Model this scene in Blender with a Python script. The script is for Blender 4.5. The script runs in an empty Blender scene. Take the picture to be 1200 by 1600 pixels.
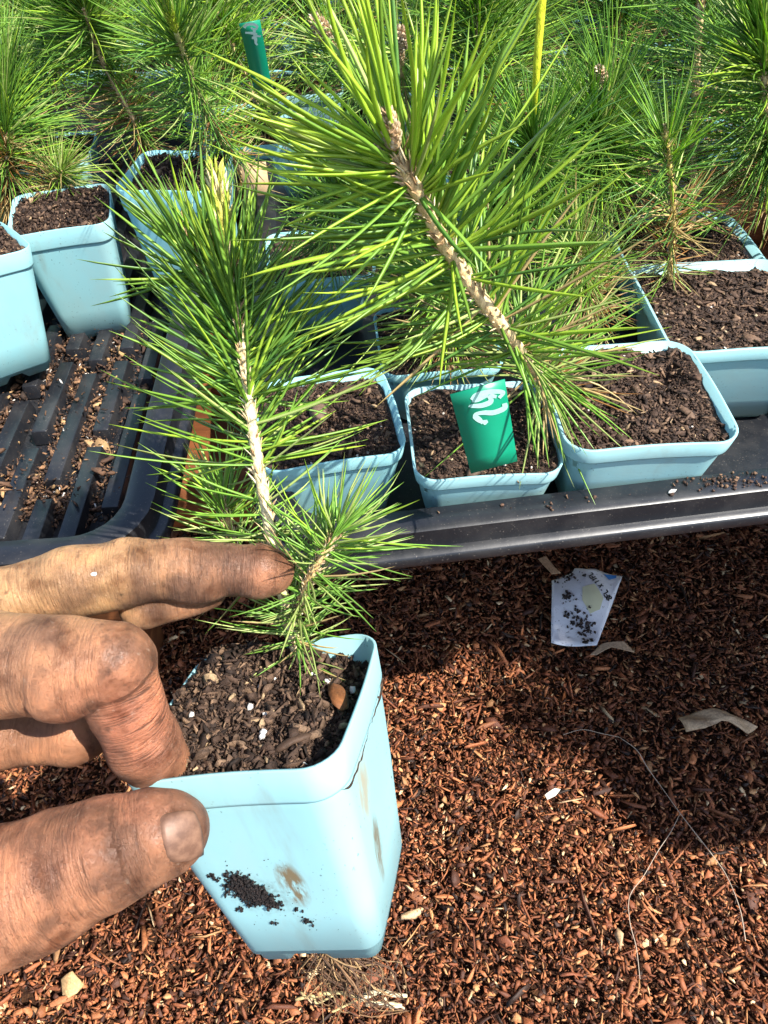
import bpy, math, random
import numpy as np
from mathutils import Matrix, Vector

random.seed(7)
RNG = np.random.default_rng(7)
R = math.radians
scene = bpy.context.scene
COL = scene.collection

# ------------------------------------------------------------------ camera
H = 0.50
PITCH, ROLL, FPX = R(47), R(3.0), 1150.0
FW = np.array([0, math.cos(PITCH), -math.sin(PITCH)])
_r = np.array([1.0, 0, 0]); _u = np.array([0, math.sin(PITCH), math.cos(PITCH)])
RT = _r * math.cos(ROLL) - _u * math.sin(ROLL)
UP = _u * math.cos(ROLL) + _r * math.sin(ROLL)
EYE = np.array([0, 0, H])
cam_d = bpy.data.cameras.new("camera")
cam = bpy.data.objects.new("camera", cam_d); COL.objects.link(cam)
m = Matrix(((RT[0], UP[0], -FW[0], 0), (RT[1], UP[1], -FW[1], 0), (RT[2], UP[2], -FW[2], H), (0, 0, 0, 1)))
cam.matrix_world = m
cam_d.sensor_fit = 'VERTICAL'; cam_d.sensor_height = 36.0
cam_d.lens = 36.0 * FPX / 1600.0
cam_d.clip_start = 0.01; cam_d.clip_end = 200
scene.camera = cam

# ------------------------------------------------------------------ light
SUN_EL, SUN_AZ = R(54), R(60)           # azimuth measured from behind the camera towards the right
SD = Vector((math.sin(SUN_AZ) * math.cos(SUN_EL), -math.cos(SUN_AZ) * math.cos(SUN_EL), math.sin(SUN_EL)))
sun_d = bpy.data.lights.new("sun", 'SUN'); sun_d.energy = 5.0; sun_d.angle = R(0.55); sun_d.color = (1.0, 0.955, 0.88)
sun = bpy.data.objects.new("sun", sun_d); COL.objects.link(sun)
sun.rotation_euler = SD.to_track_quat('Z', 'Y').to_euler(); sun.location = (1, -1, 3)
world = bpy.data.worlds.new("World"); scene.world = world; world.use_nodes = True
nt = world.node_tree; nt.nodes.clear()
wo = nt.nodes.new("ShaderNodeOutputWorld"); bg = nt.nodes.new("ShaderNodeBackground"); sk = nt.nodes.new("ShaderNodeTexSky")
sk.sky_type = 'NISHITA'; sk.sun_disc = False; sk.sun_elevation = SUN_EL
sk.sun_rotation = math.atan2(SD.x, SD.y)
bg.inputs[1].default_value = 0.14
nt.links.new(sk.outputs[0], bg.inputs[0]); nt.links.new(bg.outputs[0], wo.inputs[0])
vs = scene.view_settings
vs.view_transform = 'Standard'; vs.look = 'None'; vs.gamma = 1.0; vs.use_curve_mapping = False
vs.exposure = 1.10
scene.cycles.max_bounces = 8
scene.cycles.transparent_max_bounces = 6

# ------------------------------------------------------------------ helpers
def ray(px, py):
    return RT * (px - 600) + UP * (800 - py) + FW * FPX

def at(px, py, z):
    """the point of the horizontal plane at height z seen at that place of the photo"""
    d = ray(px, py); return EYE + d * ((z - H) / d[2])

def dp(px, py, depth):
    return EYE + ray(px, py) * (depth / FPX)

def nrm(v):
    return v / (np.linalg.norm(v, axis=-1, keepdims=True) + 1e-12)

def fast_mesh(name, V, FL, cols=None, smooth=False, attrs=None):
    me = bpy.data.meshes.new(name)
    V = np.asarray(V, np.float32)
    if not isinstance(FL, list): FL = [FL]
    FL = [np.asarray(f, np.int32) for f in FL if len(f)]
    nl = sum(f.size for f in FL); npoly = sum(len(f) for f in FL)
    me.vertices.add(len(V)); me.vertices.foreach_set("co", V.ravel())
    me.loops.add(nl); me.loops.foreach_set("vertex_index", np.concatenate([f.ravel() for f in FL]))
    st = []; o = 0
    for f in FL:
        st.append(o + np.arange(len(f)) * f.shape[1]); o += f.size
    me.polygons.add(npoly); me.polygons.foreach_set("loop_start", np.concatenate(st).astype(np.int32))
    if smooth: me.polygons.foreach_set("use_smooth", np.ones(npoly, bool))
    if cols is not None:
        a = me.attributes.new("Col", 'FLOAT_COLOR', 'POINT')
        c = np.ones((len(V), 4), np.float32); c[:, :3] = cols
        a.data.foreach_set("color", c.ravel())
    for k, v in (attrs or {}).items():
        a = me.attributes.new(k, 'FLOAT', 'POINT'); a.data.foreach_set("value", np.asarray(v, np.float32))
    me.update(calc_edges=True); me.validate(clean_customdata=False)
    return me

def obj(name, me, mat=None, parent=None, loc=None, mw=None):
    o = bpy.data.objects.new(name, me); COL.objects.link(o)
    if mat is not None and me is not None and not me.materials: me.materials.append(mat)
    if parent is not None: o.parent = parent
    if mw is not None: o.matrix_basis = Matrix(mw)
    elif loc is not None: o.location = loc
    return o

def tag(o, label=None, cat=None, group=None, kind=None):
    if label: o['label'] = label
    if cat: o['category'] = cat
    if group: o['group'] = group
    if kind: o['kind'] = kind
    return o

def thing(name, label, cat, loc=(0, 0, 0), rz=0.0, group=None, mw=None):
    o = bpy.data.objects.new(name, None); COL.objects.link(o)
    o.empty_display_size = 0.01
    if mw is not None: o.matrix_world = Matrix(mw)
    else: o.location = loc; o.rotation_euler = (0, 0, rz)
    return tag(o, label, cat, group)

class MB:
    """collects vertices and faces"""
    def __init__(s): s.v = []; s.f = {}; s.c = []; s.n = 0
    def add(s, V, F, col=None):
        V = np.asarray(V, float)
        for f in F:
            f = np.asarray(f)
            if f.ndim == 1: f = f[None]
            s.f.setdefault(f.shape[1], []).append(f + s.n)
        s.v.append(V); s.n += len(V)
        s.c.append(np.broadcast_to(np.asarray(col if col is not None else (1, 1, 1), float), (len(V), 3)))
    def box(s, lo, hi, col=None):
        x0, y0, z0 = lo; x1, y1, z1 = hi
        V = [(x0,y0,z0),(x1,y0,z0),(x1,y1,z0),(x0,y1,z0),(x0,y0,z1),(x1,y0,z1),(x1,y1,z1),(x0,y1,z1)]
        s.add(V, [[[0,3,2,1],[4,5,6,7],[0,1,5,4],[1,2,6,5],[2,3,7,6],[3,0,4,7]]], col)
    def tube(s, P, rad, n=8, col=None, cap=True):
        P = np.asarray(P, float); k = len(P); rad = np.broadcast_to(np.asarray(rad, float), (k,))
        T = nrm(np.gradient(P, axis=0)); a = np.array([0, 0, 1.0]) if abs(T[0][2]) < .9 else np.array([1.0, 0, 0])
        V = []
        for i in range(k):
            a = nrm(a - T[i] * (a @ T[i])); b = np.cross(T[i], a)
            th = np.arange(n) * 2 * np.pi / n
            V.append(P[i] + rad[i] * (np.cos(th)[:, None] * a + np.sin(th)[:, None] * b))
        V = np.concatenate(V); i = np.arange(k - 1)[:, None] * n; j = np.arange(n)[None]; j2 = (j + 1) % n
        F = np.stack([i + j, i + j2, i + n + j2, i + n + j], -1).reshape(-1, 4)
        fl = [F]
        if cap:
            V = np.concatenate([V, P[:1], P[-1:]])
            c0, c1 = k * n, k * n + 1
            fl.append(np.array([[c0, (q + 1) % n, q] for q in range(n)] + [[c1, (k - 1) * n + q, (k - 1) * n + (q + 1) % n] for q in range(n)]))
        s.add(V, fl, col)
    def mesh(s, name, smooth=False, color=False):
        V = np.concatenate(s.v); F = [np.concatenate(v) for v in s.f.values()]
        return fast_mesh(name, V, F, np.concatenate(s.c) if color else None, smooth)

def curve(P, n):
    """Catmull-Rom through the points"""
    P = np.asarray(P, float); k = len(P)
    Q = np.concatenate([2 * P[:1] - P[1:2], P, 2 * P[-1:] - P[-2:-1]])
    out = []
    for t in np.linspace(0, k - 1 - 1e-9, n):
        i = int(t); f = t - i; a, b, c, d = Q[i:i + 4]
        out.append(.5 * (2 * b + (c - a) * f + (2 * a - 5 * b + 4 * c - d) * f * f + (3 * b - a - 3 * c + d) * f ** 3))
    return np.array(out)

def hash3(ix, iy, iz, seed):
    h = (ix * 374761393 + iy * 668265263 + iz * 2147483647 + seed * 974711) & 0xFFFFFFFF
    h = ((h ^ (h >> 13)) * 1274126177) & 0xFFFFFFFF
    return ((h ^ (h >> 16)) & 0xFFFF) / 65535.0

def noise3(P, freq, seed=0):
    P = np.asarray(P) * freq; i = np.floor(P).astype(np.int64); f = P - i; f = f * f * (3 - 2 * f); r = 0
    for dx in (0, 1):
        for dy in (0, 1):
            for dz in (0, 1):
                w = (f[..., 0] if dx else 1 - f[..., 0]) * (f[..., 1] if dy else 1 - f[..., 1]) * (f[..., 2] if dz else 1 - f[..., 2])
                r = r + w * hash3(i[..., 0] + dx, i[..., 1] + dy, i[..., 2] + dz, seed)
    return r * 2 - 1

# ------------------------------------------------------------------ materials
class Mat:
    def __init__(s, name, color=(.5, .5, .5), rough=.5, spec=.5):
        s.m = bpy.data.materials.new(name); s.m.use_nodes = True; s.t = s.m.node_tree
        s.b = s.t.nodes["Principled BSDF"]; s.out = s.t.nodes["Material Output"]
        s.b.inputs["Base Color"].default_value = (*color, 1); s.b.inputs["Roughness"].default_value = rough
        s.b.inputs["Specular IOR Level"].default_value = spec
    def n(s, typ, **kw):
        nd = s.t.nodes.new(typ)
        for k, v in kw.items():
            if k in nd.inputs.keys() if isinstance(k, str) else False: nd.inputs[k].default_value = v
            else: setattr(nd, k, v)
        return nd
    def l(s, a, b): s.t.links.new(a, b)
    def coord(s, kind='Object'): return s.n("ShaderNodeTexCoord").outputs[kind]
    def noise(s, scale, detail=4, rough=.55, vec=None, dist=0.0):
        nd = s.n("ShaderNodeTexNoise"); nd.inputs["Scale"].default_value = scale; nd.inputs["Detail"].default_value = detail
        nd.inputs["Roughness"].default_value = rough; nd.inputs["Distortion"].default_value = dist
        s.l(vec if vec is not None else s.coord(), nd.inputs["Vector"]); return nd.outputs["Fac"]
    def ramp(s, fac, stops):
        nd = s.n("ShaderNodeValToRGB"); e = nd.color_ramp.elements
        while len(e) < len(stops): e.new(.5)
        for el, (p, c) in zip(e, stops): el.position = p; el.color = (*c, 1) if len(c) == 3 else c
        s.l(fac, nd.inputs[0]); return nd.outputs[0]
    def mix(s, fac, a, b, mode='MIX'):
        nd = s.n("ShaderNodeMix", data_type='RGBA', blend_type=mode)
        for sock, v in ((nd.inputs[0], fac), (nd.inputs[6], a), (nd.inputs[7], b)):
            if hasattr(v, 'is_output'): s.l(v, sock)
            elif isinstance(v, (int, float)): sock.default_value = v
            else: sock.default_value = (*v, 1)
        return nd.outputs[2]
    def math(s, op, a, b=0.0, clamp=False):
        nd = s.n("ShaderNodeMath", operation=op, use_clamp=clamp)
        for sock, v in ((nd.inputs[0], a), (nd.inputs[1], b)):
            if hasattr(v, 'is_output'): s.l(v, sock)
            else: sock.default_value = v
        return nd.outputs[0]
    def attr(s, name, out="Color"): return s.n("ShaderNodeAttribute", attribute_name=name).outputs[out]
    def scale(s, vec, k):
        nd = s.n("ShaderNodeMapping"); nd.inputs["Scale"].default_value = k; s.l(vec, nd.inputs[0]); return nd.outputs[0]
    def bump(s, h, strength=.5, dist=.001, normal=None):
        nd = s.n("ShaderNodeBump"); nd.inputs["Strength"].default_value = strength; nd.inputs["Distance"].default_value = dist
        s.l(h, nd.inputs["Height"])
        if normal is not None: s.l(normal, nd.inputs["Normal"])
        return nd.outputs[0]
    def setc(s, c): s.l(c, s.b.inputs["Base Color"]); return s
    def setn(s, n): s.l(n, s.b.inputs["Normal"]); return s
    def setr(s, r): s.l(r, s.b.inputs["Roughness"]); return s
    def translucent(s, col, fac):
        tr = s.n("ShaderNodeBsdfTranslucent"); mx = s.n("ShaderNodeMixShader"); mx.inputs[0].default_value = fac
        if hasattr(col, 'is_output'): s.l(col, tr.inputs[0])
        else: tr.inputs[0].default_value = (*col, 1)
        s.l(s.b.outputs[0], mx.inputs[1]); s.l(tr.outputs[0], mx.inputs[2]); s.l(mx.outputs[0], s.out.inputs[0]); return s

def pot_material(name, hero):
    M = Mat(name, rough=.38, spec=.4); co = M.coord()
    base = M.mix(M.noise(40, 3), (.37, .665, .70), (.41, .705, .735))
    oi = M.n("ShaderNodeObjectInfo").outputs["Random"]
    # rubbed-in soil: sparse smears stretched down the wall, fine specks, a dirty rim
    off = M.n("ShaderNodeVectorMath", operation='ADD'); M.l(co, off.inputs[0])
    cmb = M.n("ShaderNodeCombineXYZ"); M.l(M.math('MULTIPLY', oi, 7.0), cmb.inputs[0]); M.l(cmb.outputs[0], off.inputs[1])
    v = off.outputs[0]
    smear = M.ramp(M.noise(1, 5, .65, M.scale(v, (60, 60, 16))), [(.60, (0, 0, 0)), (.80, (1, 1, 1))])
    streak = M.noise(1, 3, .7, M.scale(v, (420, 420, 30)))
    c = M.mix(M.math('MULTIPLY', M.math('MULTIPLY', smear, streak), .85), base, (.27, .23, .16))
    val = M.n("ShaderNodeHueSaturation"); M.l(M.math('ADD', M.math('MULTIPLY', oi, .16), .90), val.inputs["Value"]); M.l(M.math('ADD', M.math('MULTIPLY', oi, .30), .98), val.inputs["Saturation"]); M.l(c, val.inputs["Color"]); c = val.outputs[0]
    film = M.ramp(M.noise(1, 5, .7, M.scale(v, (38, 38, 24))), [(.44, (0, 0, 0)), (.72, (1, 1, 1))])
    c = M.mix(M.math('MULTIPLY', film, .22), c, (.50, .49, .40))
    speck = M.ramp(M.noise(900, 1, .5, v), [(.715, (0, 0, 0)), (.74, (1, 1, 1))])
    region = M.ramp(M.noise(45, 2, .5, v), [(.45, (0, 0, 0)), (.62, (1, 1, 1))])
    c = M.mix(M.math('MULTIPLY', M.math('MULTIPLY', speck, region), .85), c, (.03, .025, .02))
    if hero:
        sx = M.n("ShaderNodeSeparateXYZ"); M.l(co, sx.inputs[0])
        X, Y, Z = sx.outputs
        def blot(u, u0, ru, v_, v0, rv, thin=0.0):
            a = M.math('POWER', M.math('DIVIDE', M.math('SUBTRACT', u, u0), ru), 2.0)
            b = M.math('POWER', M.math('DIVIDE', M.math('SUBTRACT', v_, v0), rv), 2.0)
            return M.math('SUBTRACT', 1.0, M.math('ADD', a, b), True)
        st2 = M.ramp(M.noise(1, 4, .7, M.scale(co, (700, 700, 60))), [(.3, (0, 0, 0)), (.62, (1, 1, 1))])
        st3 = M.ramp(M.noise(1, 4, .7, M.scale(co, (520, 520, 110))), [(.38, (0, 0, 0)), (.56, (1, 1, 1))])
        front = M.math('LESS_THAN', Y, -.016); right = M.math('GREATER_THAN', X, .0155)
        k1 = M.math('MULTIPLY', M.math('MULTIPLY', blot(X, .0050, .0042, Z, -.0385, .0095), st3), front)
        k2 = M.math('MULTIPLY', M.math('MULTIPLY', blot(Y, -.0075, .0040, Z, -.044, .012), st2), right)
        k3 = M.math('MULTIPLY', M.math('MULTIPLY', blot(Y, -.0110, .0062, Z, -.021, .012), st2), right)
        k4 = M.math('MULTIPLY', blot(X, -.0050, .0095, Z, -.0425, .0085), M.math('MULTIPLY', M.ramp(M.noise(520, 4, .75, co), [(.42, (0, 0, 0)), (.68, (1, 1, 1))]), front))
        c = M.mix(M.math('MULTIPLY', k4, .8), c, (.10, .075, .05))
        c = M.mix(M.math('MULTIPLY', k1, 1.6, True), c, (.22, .165, .095))
        c = M.mix(M.math('MULTIPLY', k2, 1.6, True), c, (.20, .17, .11))
        c = M.mix(M.math('MULTIPLY', k3, 1.3, True), c, (.42, .40, .30))
    M.setc(c)
    M.setn(M.bump(M.noise(130, 3, .5, v), .12, .0006))
    M.translucent((.38, .68, .71), .26)
    return M.m

M_POT = pot_material("pale_blue_plastic", False)
M_POT_HERO = pot_material("pale_blue_plastic_smeared", True)

def vc_material(name, rough, spec, bump_scale=600, bump=.5, mult=None, dist=.0006):
    M = Mat(name, rough=rough, spec=spec); a = M.attr("Col")
    n = M.noise(bump_scale, 4, .65)
    c = M.mix(1.0, a, M.ramp(n, [(.25, (.55, .55, .55)), (.7, (1.25, 1.22, 1.2))]), 'MULTIPLY')
    M.setc(c); M.setn(M.bump(n, bump, dist)); return M
M_SOIL = vc_material("potting_soil", .75, .35, 1500, .7).m
M_CHIP = vc_material("bark_mulch_chips", .62, .35, 900, .6).m
M_LITTER = vc_material("dry_plant_litter", .7, .3, 700, .4).m
_g = Mat("mulch_ground", rough=.85, spec=.2)
_gc = _g.ramp(_g.noise(260, 6, .7), [(.3, (.012, .006, .004)), (.5, (.06, .024, .012)), (.7, (.17, .075, .03))])
_g.setc(_gc).setn(_g.bump(_g.noise(300, 6, .7), 1.0, .006)); M_GROUND = _g.m

def needle_material():
    M = Mat("pine_needle", rough=.36, spec=.5); a = M.attr("Col")
    n = M.noise(1, 2, .5, M.scale(M.coord('Object'), (300, 300, 300)))
    c = M.mix(1.0, a, M.ramp(n, [(.3, (.8, .8, .8)), (.7, (1.15, 1.15, 1.1))]), 'MULTIPLY')
    M.setc(c); g = M.mix(1.0, c, (1.15, 1.4, .5), 'MULTIPLY'); M.translucent(g, .28)
    return M.m
M_NEEDLE = needle_material()

def stem_material():
    M = Mat("pine_stem_bark", rough=.7, spec=.25); co = M.coord()
    n = M.noise(1, 4, .7, M.scale(co, (900, 900, 260)))
    M.setc(M.mix(1.0, M.attr("Col"), M.ramp(n, [(.3, (.5, .42, .34)), (.5, (.95, .93, .9)), (.7, (1.2, 1.2, 1.15))]), 'MULTIPLY'))
    M.setn(M.bump(n, 1.0, .0008)); return M.m
M_STEM = stem_material()

def black_plastic():
    M = Mat("black_tray_plastic", rough=.36, spec=.5); co = M.coord()
    n = M.noise(60, 5, .6); d = M.noise(1500, 2, .6)
    c = M.mix(M.ramp(n, [(.45, (0, 0, 0)), (.75, (1, 1, 1))]), (.012, .013, .016), (.030, .029, .030))
    c = M.mix(M.ramp(d, [(.66, (0, 0, 0)), (.74, (1, 1, 1))]), c, (.16, .14, .12))
    M.setc(c); M.setr(M.math('ADD', M.math('MULTIPLY', n, .30), .20)); M.setn(M.bump(M.noise(220, 3), .08, .0006)); return M.m
M_TRAY = black_plastic()

def wood():
    M = Mat("orange_bench_wood", rough=.65, spec=.3); co = M.coord()
    n = M.noise(1, 5, .65, M.scale(co, (6, 90, 90)), .6)
    M.setc(M.ramp(n, [(.3, (.09, .028, .010)), (.55, (.20, .068, .022)), (.75, (.30, .12, .042))])); M.setn(M.bump(n, .4, .001)); return M.m
M_WOOD = wood()

def skin():
    M = Mat("dusty_skin", rough=.5, spec=.35); a = M.attr("Col"); fu = M.attr("along", "Fac"); wr = M.attr("wrinkle", "Fac")
    co = M.coord()
    fine = M.noise(700, 4, .6); blot = M.noise(120, 4, .6)
    c = M.mix(1.0, a, M.ramp(blot, [(.32, (.46, .38, .33)), (.50, (.95, .95, .95)), (.70, (1.38, 1.32, 1.24))]), 'MULTIPLY')
    cmb = M.n("ShaderNodeCombineXYZ")
    M.l(M.math('MULTIPLY', fu, 1250.0), cmb.inputs[0])
    warp = M.n("ShaderNodeVectorMath", operation='MULTIPLY_ADD'); M.l(co, warp.inputs[0]); warp.inputs[1].default_value = (170, 170, 170); M.l(cmb.outputs[0], warp.inputs[2])
    lines = M.noise(1, 3, .6, warp.outputs[0])
    lines2 = M.n("ShaderNodeTexVoronoi", feature='DISTANCE_TO_EDGE'); M.l(M.scale(co, (900, 900, 900)), lines2.inputs["Vector"])
    vl = M.ramp(lines2.outputs["Distance"], [(.0, (0, 0, 0)), (.09, (1, 1, 1))])
    c = M.mix(M.math('MULTIPLY', M.math('SUBTRACT', 1.0, M.ramp(lines, [(.36, (0, 0, 0)), (.46, (1, 1, 1))])), M.math('MULTIPLY', wr, .85)), c, (.085, .040, .024))
    dirt = M.ramp(M.noise(340, 5, .7), [(.60, (0, 0, 0)), (.74, (1, 1, 1))])
    c = M.mix(M.math('MULTIPLY', dirt, .62), c, (.060, .030, .018))
    dust = M.ramp(M.noise(480, 4, .7, M.scale(co, (1, 1.3, .8))), [(.62, (0, 0, 0)), (.78, (1, 1, 1))])
    c = M.mix(M.math('MULTIPLY', dust, .40), c, (.56, .43, .32))
    M.setc(c)
    h = M.math('ADD', M.math('MULTIPLY', lines, M.math('ADD', M.math('MULTIPLY', wr, .9), .12)), M.math('MULTIPLY', vl, .22))
    nb = M.bump(h, 1.0, .0014); M.setn(M.bump(fine, .25, .0004, nb))
    M.setr(M.ramp(fine, [(.3, (.38, .38, .38)), (.7, (.62, .62, .62))]))
    M.b.inputs["Subsurface Weight"].default_value = .12
    M.b.inputs["Subsurface Radius"].default_value = (1.0, .35, .2); M.b.inputs["Subsurface Scale"].default_value = .0025
    return M.m
M_SKIN = skin()
_n = Mat("thumb_nail", (.42, .27, .19), .48, .3); _c = _n.coord()
_n.setc(_n.mix(_n.ramp(_n.noise(330, 4, .6), [(.4, (0, 0, 0)), (.7, (1, 1, 1))]), (.120, .062, .040), (.22, .120, .076)))
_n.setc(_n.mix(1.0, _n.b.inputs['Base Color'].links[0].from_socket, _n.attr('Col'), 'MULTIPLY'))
_n.setn(_n.bump(_n.noise(500, 3), .2, .0003)); M_NAIL = _n.m
_t = Mat("green_label_plastic", (.0, .24, .13), .36, .5); _t.setc(_t.mix(_t.noise(120, 4), (.002, .20, .105), (.006, .27, .15))); M_TAG = _t.m
_k = Mat("pale_marker_ink", (.50, .72, .66), .5, .3); _k.setc(_k.mix(_k.noise(900, 3), (.26, .52, .42), (.46, .70, .62))); M_INK = _k.m
_p = Mat("glossy_white_film", (.80, .80, .83), .3, .5); _pc = _p.coord()
_p.setc(_p.mix(_p.ramp(_p.noise(330, 5, .7), [(.60, (0, 0, 0)), (.70, (1, 1, 1))]), _p.mix(_p.noise(40, 3), (.70, .70, .74), (.82, .82, .84)), (.10, .085, .075)))
_p.setn(_p.bump(_p.noise(90, 4), .5, .002)); M_FILM = _p.m
M_INK_BRIGHT = Mat("white_marker_ink", (.66, .86, .80), .5, .3).m
M_BLACK = Mat("black_print", (.01, .01, .012), .5, .3).m
M_BLUE = Mat("blue_print", (.02, .22, .62), .4, .4).m
M_YEL = Mat("yellowed_patch", (.66, .63, .40), .6, .3).m
M_CARD = Mat("tan_cardboard", (.46, .31, .17), .8, .2); M_CARD.setc(M_CARD.mix(M_CARD.noise(300, 4), (.40, .26, .14), (.52, .36, .21))); M_CARD = M_CARD.m
M_THREAD = Mat("pale_root_thread", (.42, .34, .26), .7, .2).m
_pe = Mat("white_perlite", (.72, .69, .64), .8, .2); _pe.setn(_pe.bump(_pe.noise(1800, 3), .6, .0006)); M_PERL = _pe.m

# ------------------------------------------------------------------ scattered little shapes
def chip_shapes(N, size, thick, aspect, rng, sides=6):
    """N irregular flat slivers; returns (N, 2*sides, 3) local vertices"""
    th = (np.arange(sides) + .5) * 2 * np.pi / sides
    ang = th[None] + rng.uniform(-.5, .5, (N, sides)) * (5 / sides)
    rad = rng.uniform(.45, 1.12, (N, sides))
    sx = size[:, None] * .5; sy = sx * aspect[:, None]
    x = np.cos(ang) * rad * sx; y = np.sin(ang) * rad * sy
    bow = rng.uniform(-.25, .25, (N, 1)) * (x * x) / (sx + 1e-9)
    top = np.stack([x * .9, y * .85, thick[:, None] * .5 + bow], -1); bot = np.stack([x, y, -thick[:, None] * .5 + bow], -1)
    top[..., 2] += rng.uniform(-.25, .25, (N, sides)) * thick[:, None]
    return np.concatenate([top, bot], 1)

def chip_faces(N, sides=6):
    k = 2 * sides; o = (np.arange(N) * k)[:, None]
    t = o + np.arange(sides)[None]; b = o + sides + np.arange(sides)[None, ::-1]
    j = np.arange(sides); sd = np.stack([j, j + sides, (j + 1) % sides + sides, (j + 1) % sides], -1)
    return [t, b, (o[:, :, None] + sd[None]).reshape(-1, 4)]

def rand_rot(N, rng, tilt):
    """yaw about Z then tilt by up to the given angles"""
    a = rng.uniform(0, 2 * np.pi, N); b = rng.normal(0, 1, N) * tilt; c = rng.normal(0, 1, N) * tilt
    ca, sa, cb, sb, cc, sc = np.cos(a), np.sin(a), np.cos(b), np.sin(b), np.cos(c), np.sin(c); z = np.zeros(N); o = np.ones(N)
    A = np.stack([ca, -sa, z, sa, ca, z, z, z, o], -1).reshape(N, 3, 3)
    B = np.stack([o, z, z, z, cb, -sb, z, sb, cb], -1).reshape(N, 3, 3)
    C = np.stack([cc, z, sc, z, o, z, -sc, z, cc], -1).reshape(N, 3, 3)
    return A @ B @ C

def pick(pal, N, rng, jit=.25):
    pal = np.array([p[:3] for p in pal]); 
    return pal
def palette(pal, wts, N, rng, jit=.3):
    pal = np.asarray(pal, float); w = np.asarray(wts, float); w /= w.sum()
    c = pal[rng.choice(len(pal), N, p=w)]
    return np.clip(c * rng.uniform(1 - jit, 1 + jit, (N, 1)), 0, 1)

def scatter(mb, pos, size, thick, aspect, tilt, colr, rng, sides=6):
    N = len(pos); V = chip_shapes(N, size, thick, aspect, rng, sides)
    V = np.einsum('nij,nkj->nki', rand_rot(N, rng, tilt), V) + pos[:, None]
    mb.add(V.reshape(-1, 3), chip_faces(N, sides), np.repeat(colr, 2 * sides, 0))

# ------------------------------------------------------------------ the ground
gv = []; gf = []
S = 60.0
g = fast_mesh("ground", [(-S, -S, 0), (S, -S, 0), (S, S, 0), (-S, S, 0)], np.array([[0, 1, 2, 3]]))
tag(obj("ground", g, M_GROUND), "flat ground under the bark mulch", kind='structure')
rng = np.random.default_rng(11)
mb = MB()
BARK = [(.34, .125, .048), (.245, .080, .031), (.16, .051, .022), (.075, .028, .015), (.46, .23, .095), (.60, .42, .23), (.028, .015, .010)]
BW = [.26, .25, .20, .14, .08, .025, .06]
def mulch(N, x0, x1, y0, y1, smin, smax, zmax, shred=0):
    pos = np.stack([rng.uniform(x0, x1, N), rng.uniform(y0, y1, N), rng.uniform(.0005, zmax, N)], -1)
    pos[:, 2] += (noise3(pos * [1, 1, 0], 14, 3) * .5 + .5) * .010
    size = smin + (smax - smin) * rng.beta(1.2, 3.4, N)
    thin = rng.random(N) < .5
    asp = np.where(thin, rng.uniform(.08, .26, N), rng.uniform(.30, .72, N)); size = size * np.where(thin, 1.35, 1.0)
    if shred: asp = rng.uniform(.5, 1.4, N) * shred
    scatter(mb, pos, size, size * rng.uniform(.03, .10, N) + .0003, asp, .48, palette(BARK, BW, N, rng, .42), rng, 5)
mulch(125000, -.34, .48, -.08, .50, .0018, .0118, .008)
mulch(1500, -.36, .50, -.10, .52, .012, .026, .0085)
mulch(1700, -.36, .50, -.10, .52, .014, .034, .0090, .055)
mulch(9000, -1.2, 1.3, -.6, 1.5, .006, .020, .006)
tag(obj("bark_mulch", mb.mesh("bark_mulch", color=True), M_CHIP), "red brown bark mulch chips covering the ground", kind='stuff')

# ------------------------------------------------------------------ trays and bench
TZ = .298                    # height of the tray rims
FLOOR_Z = .236               # tray floors
def rounded_rect(w, d, r, n=6):
    P = []
    for cx, cy, a0 in ((w / 2 - r, -d / 2 + r, -90), (w / 2 - r, d / 2 - r, 0), (-w / 2 + r, d / 2 - r, 90), (-w / 2 + r, -d / 2 + r, 180)):
        for i in range(n + 1):
            a = R(a0 + 90 * i / n); P.append((cx + r * math.cos(a), cy + r * math.sin(a)))
    return np.array(P)

def loft(loops, close_last=False):
    """loops of equal length (k,n,3) joined by quads"""
    k = len(loops); n = len(loops[0]); V = np.concatenate(loops)
    i = np.arange(k - 1)[:, None] * n; j = np.arange(n)[None]; j2 = (j + 1) % n
    return V, np.stack([i + j, i + j2, i + n + j2, i + n + j], -1).reshape(-1, 4)

def sweep_rect(w, d, r, prof, n=6):
    """prof: (inset, z) pairs"""
    return loft([np.c_[rounded_rect(w - 2 * s, d - 2 * s, max(r - s, .004), n), np.full((n + 1) * 4, z)] for s, z in prof])

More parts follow.
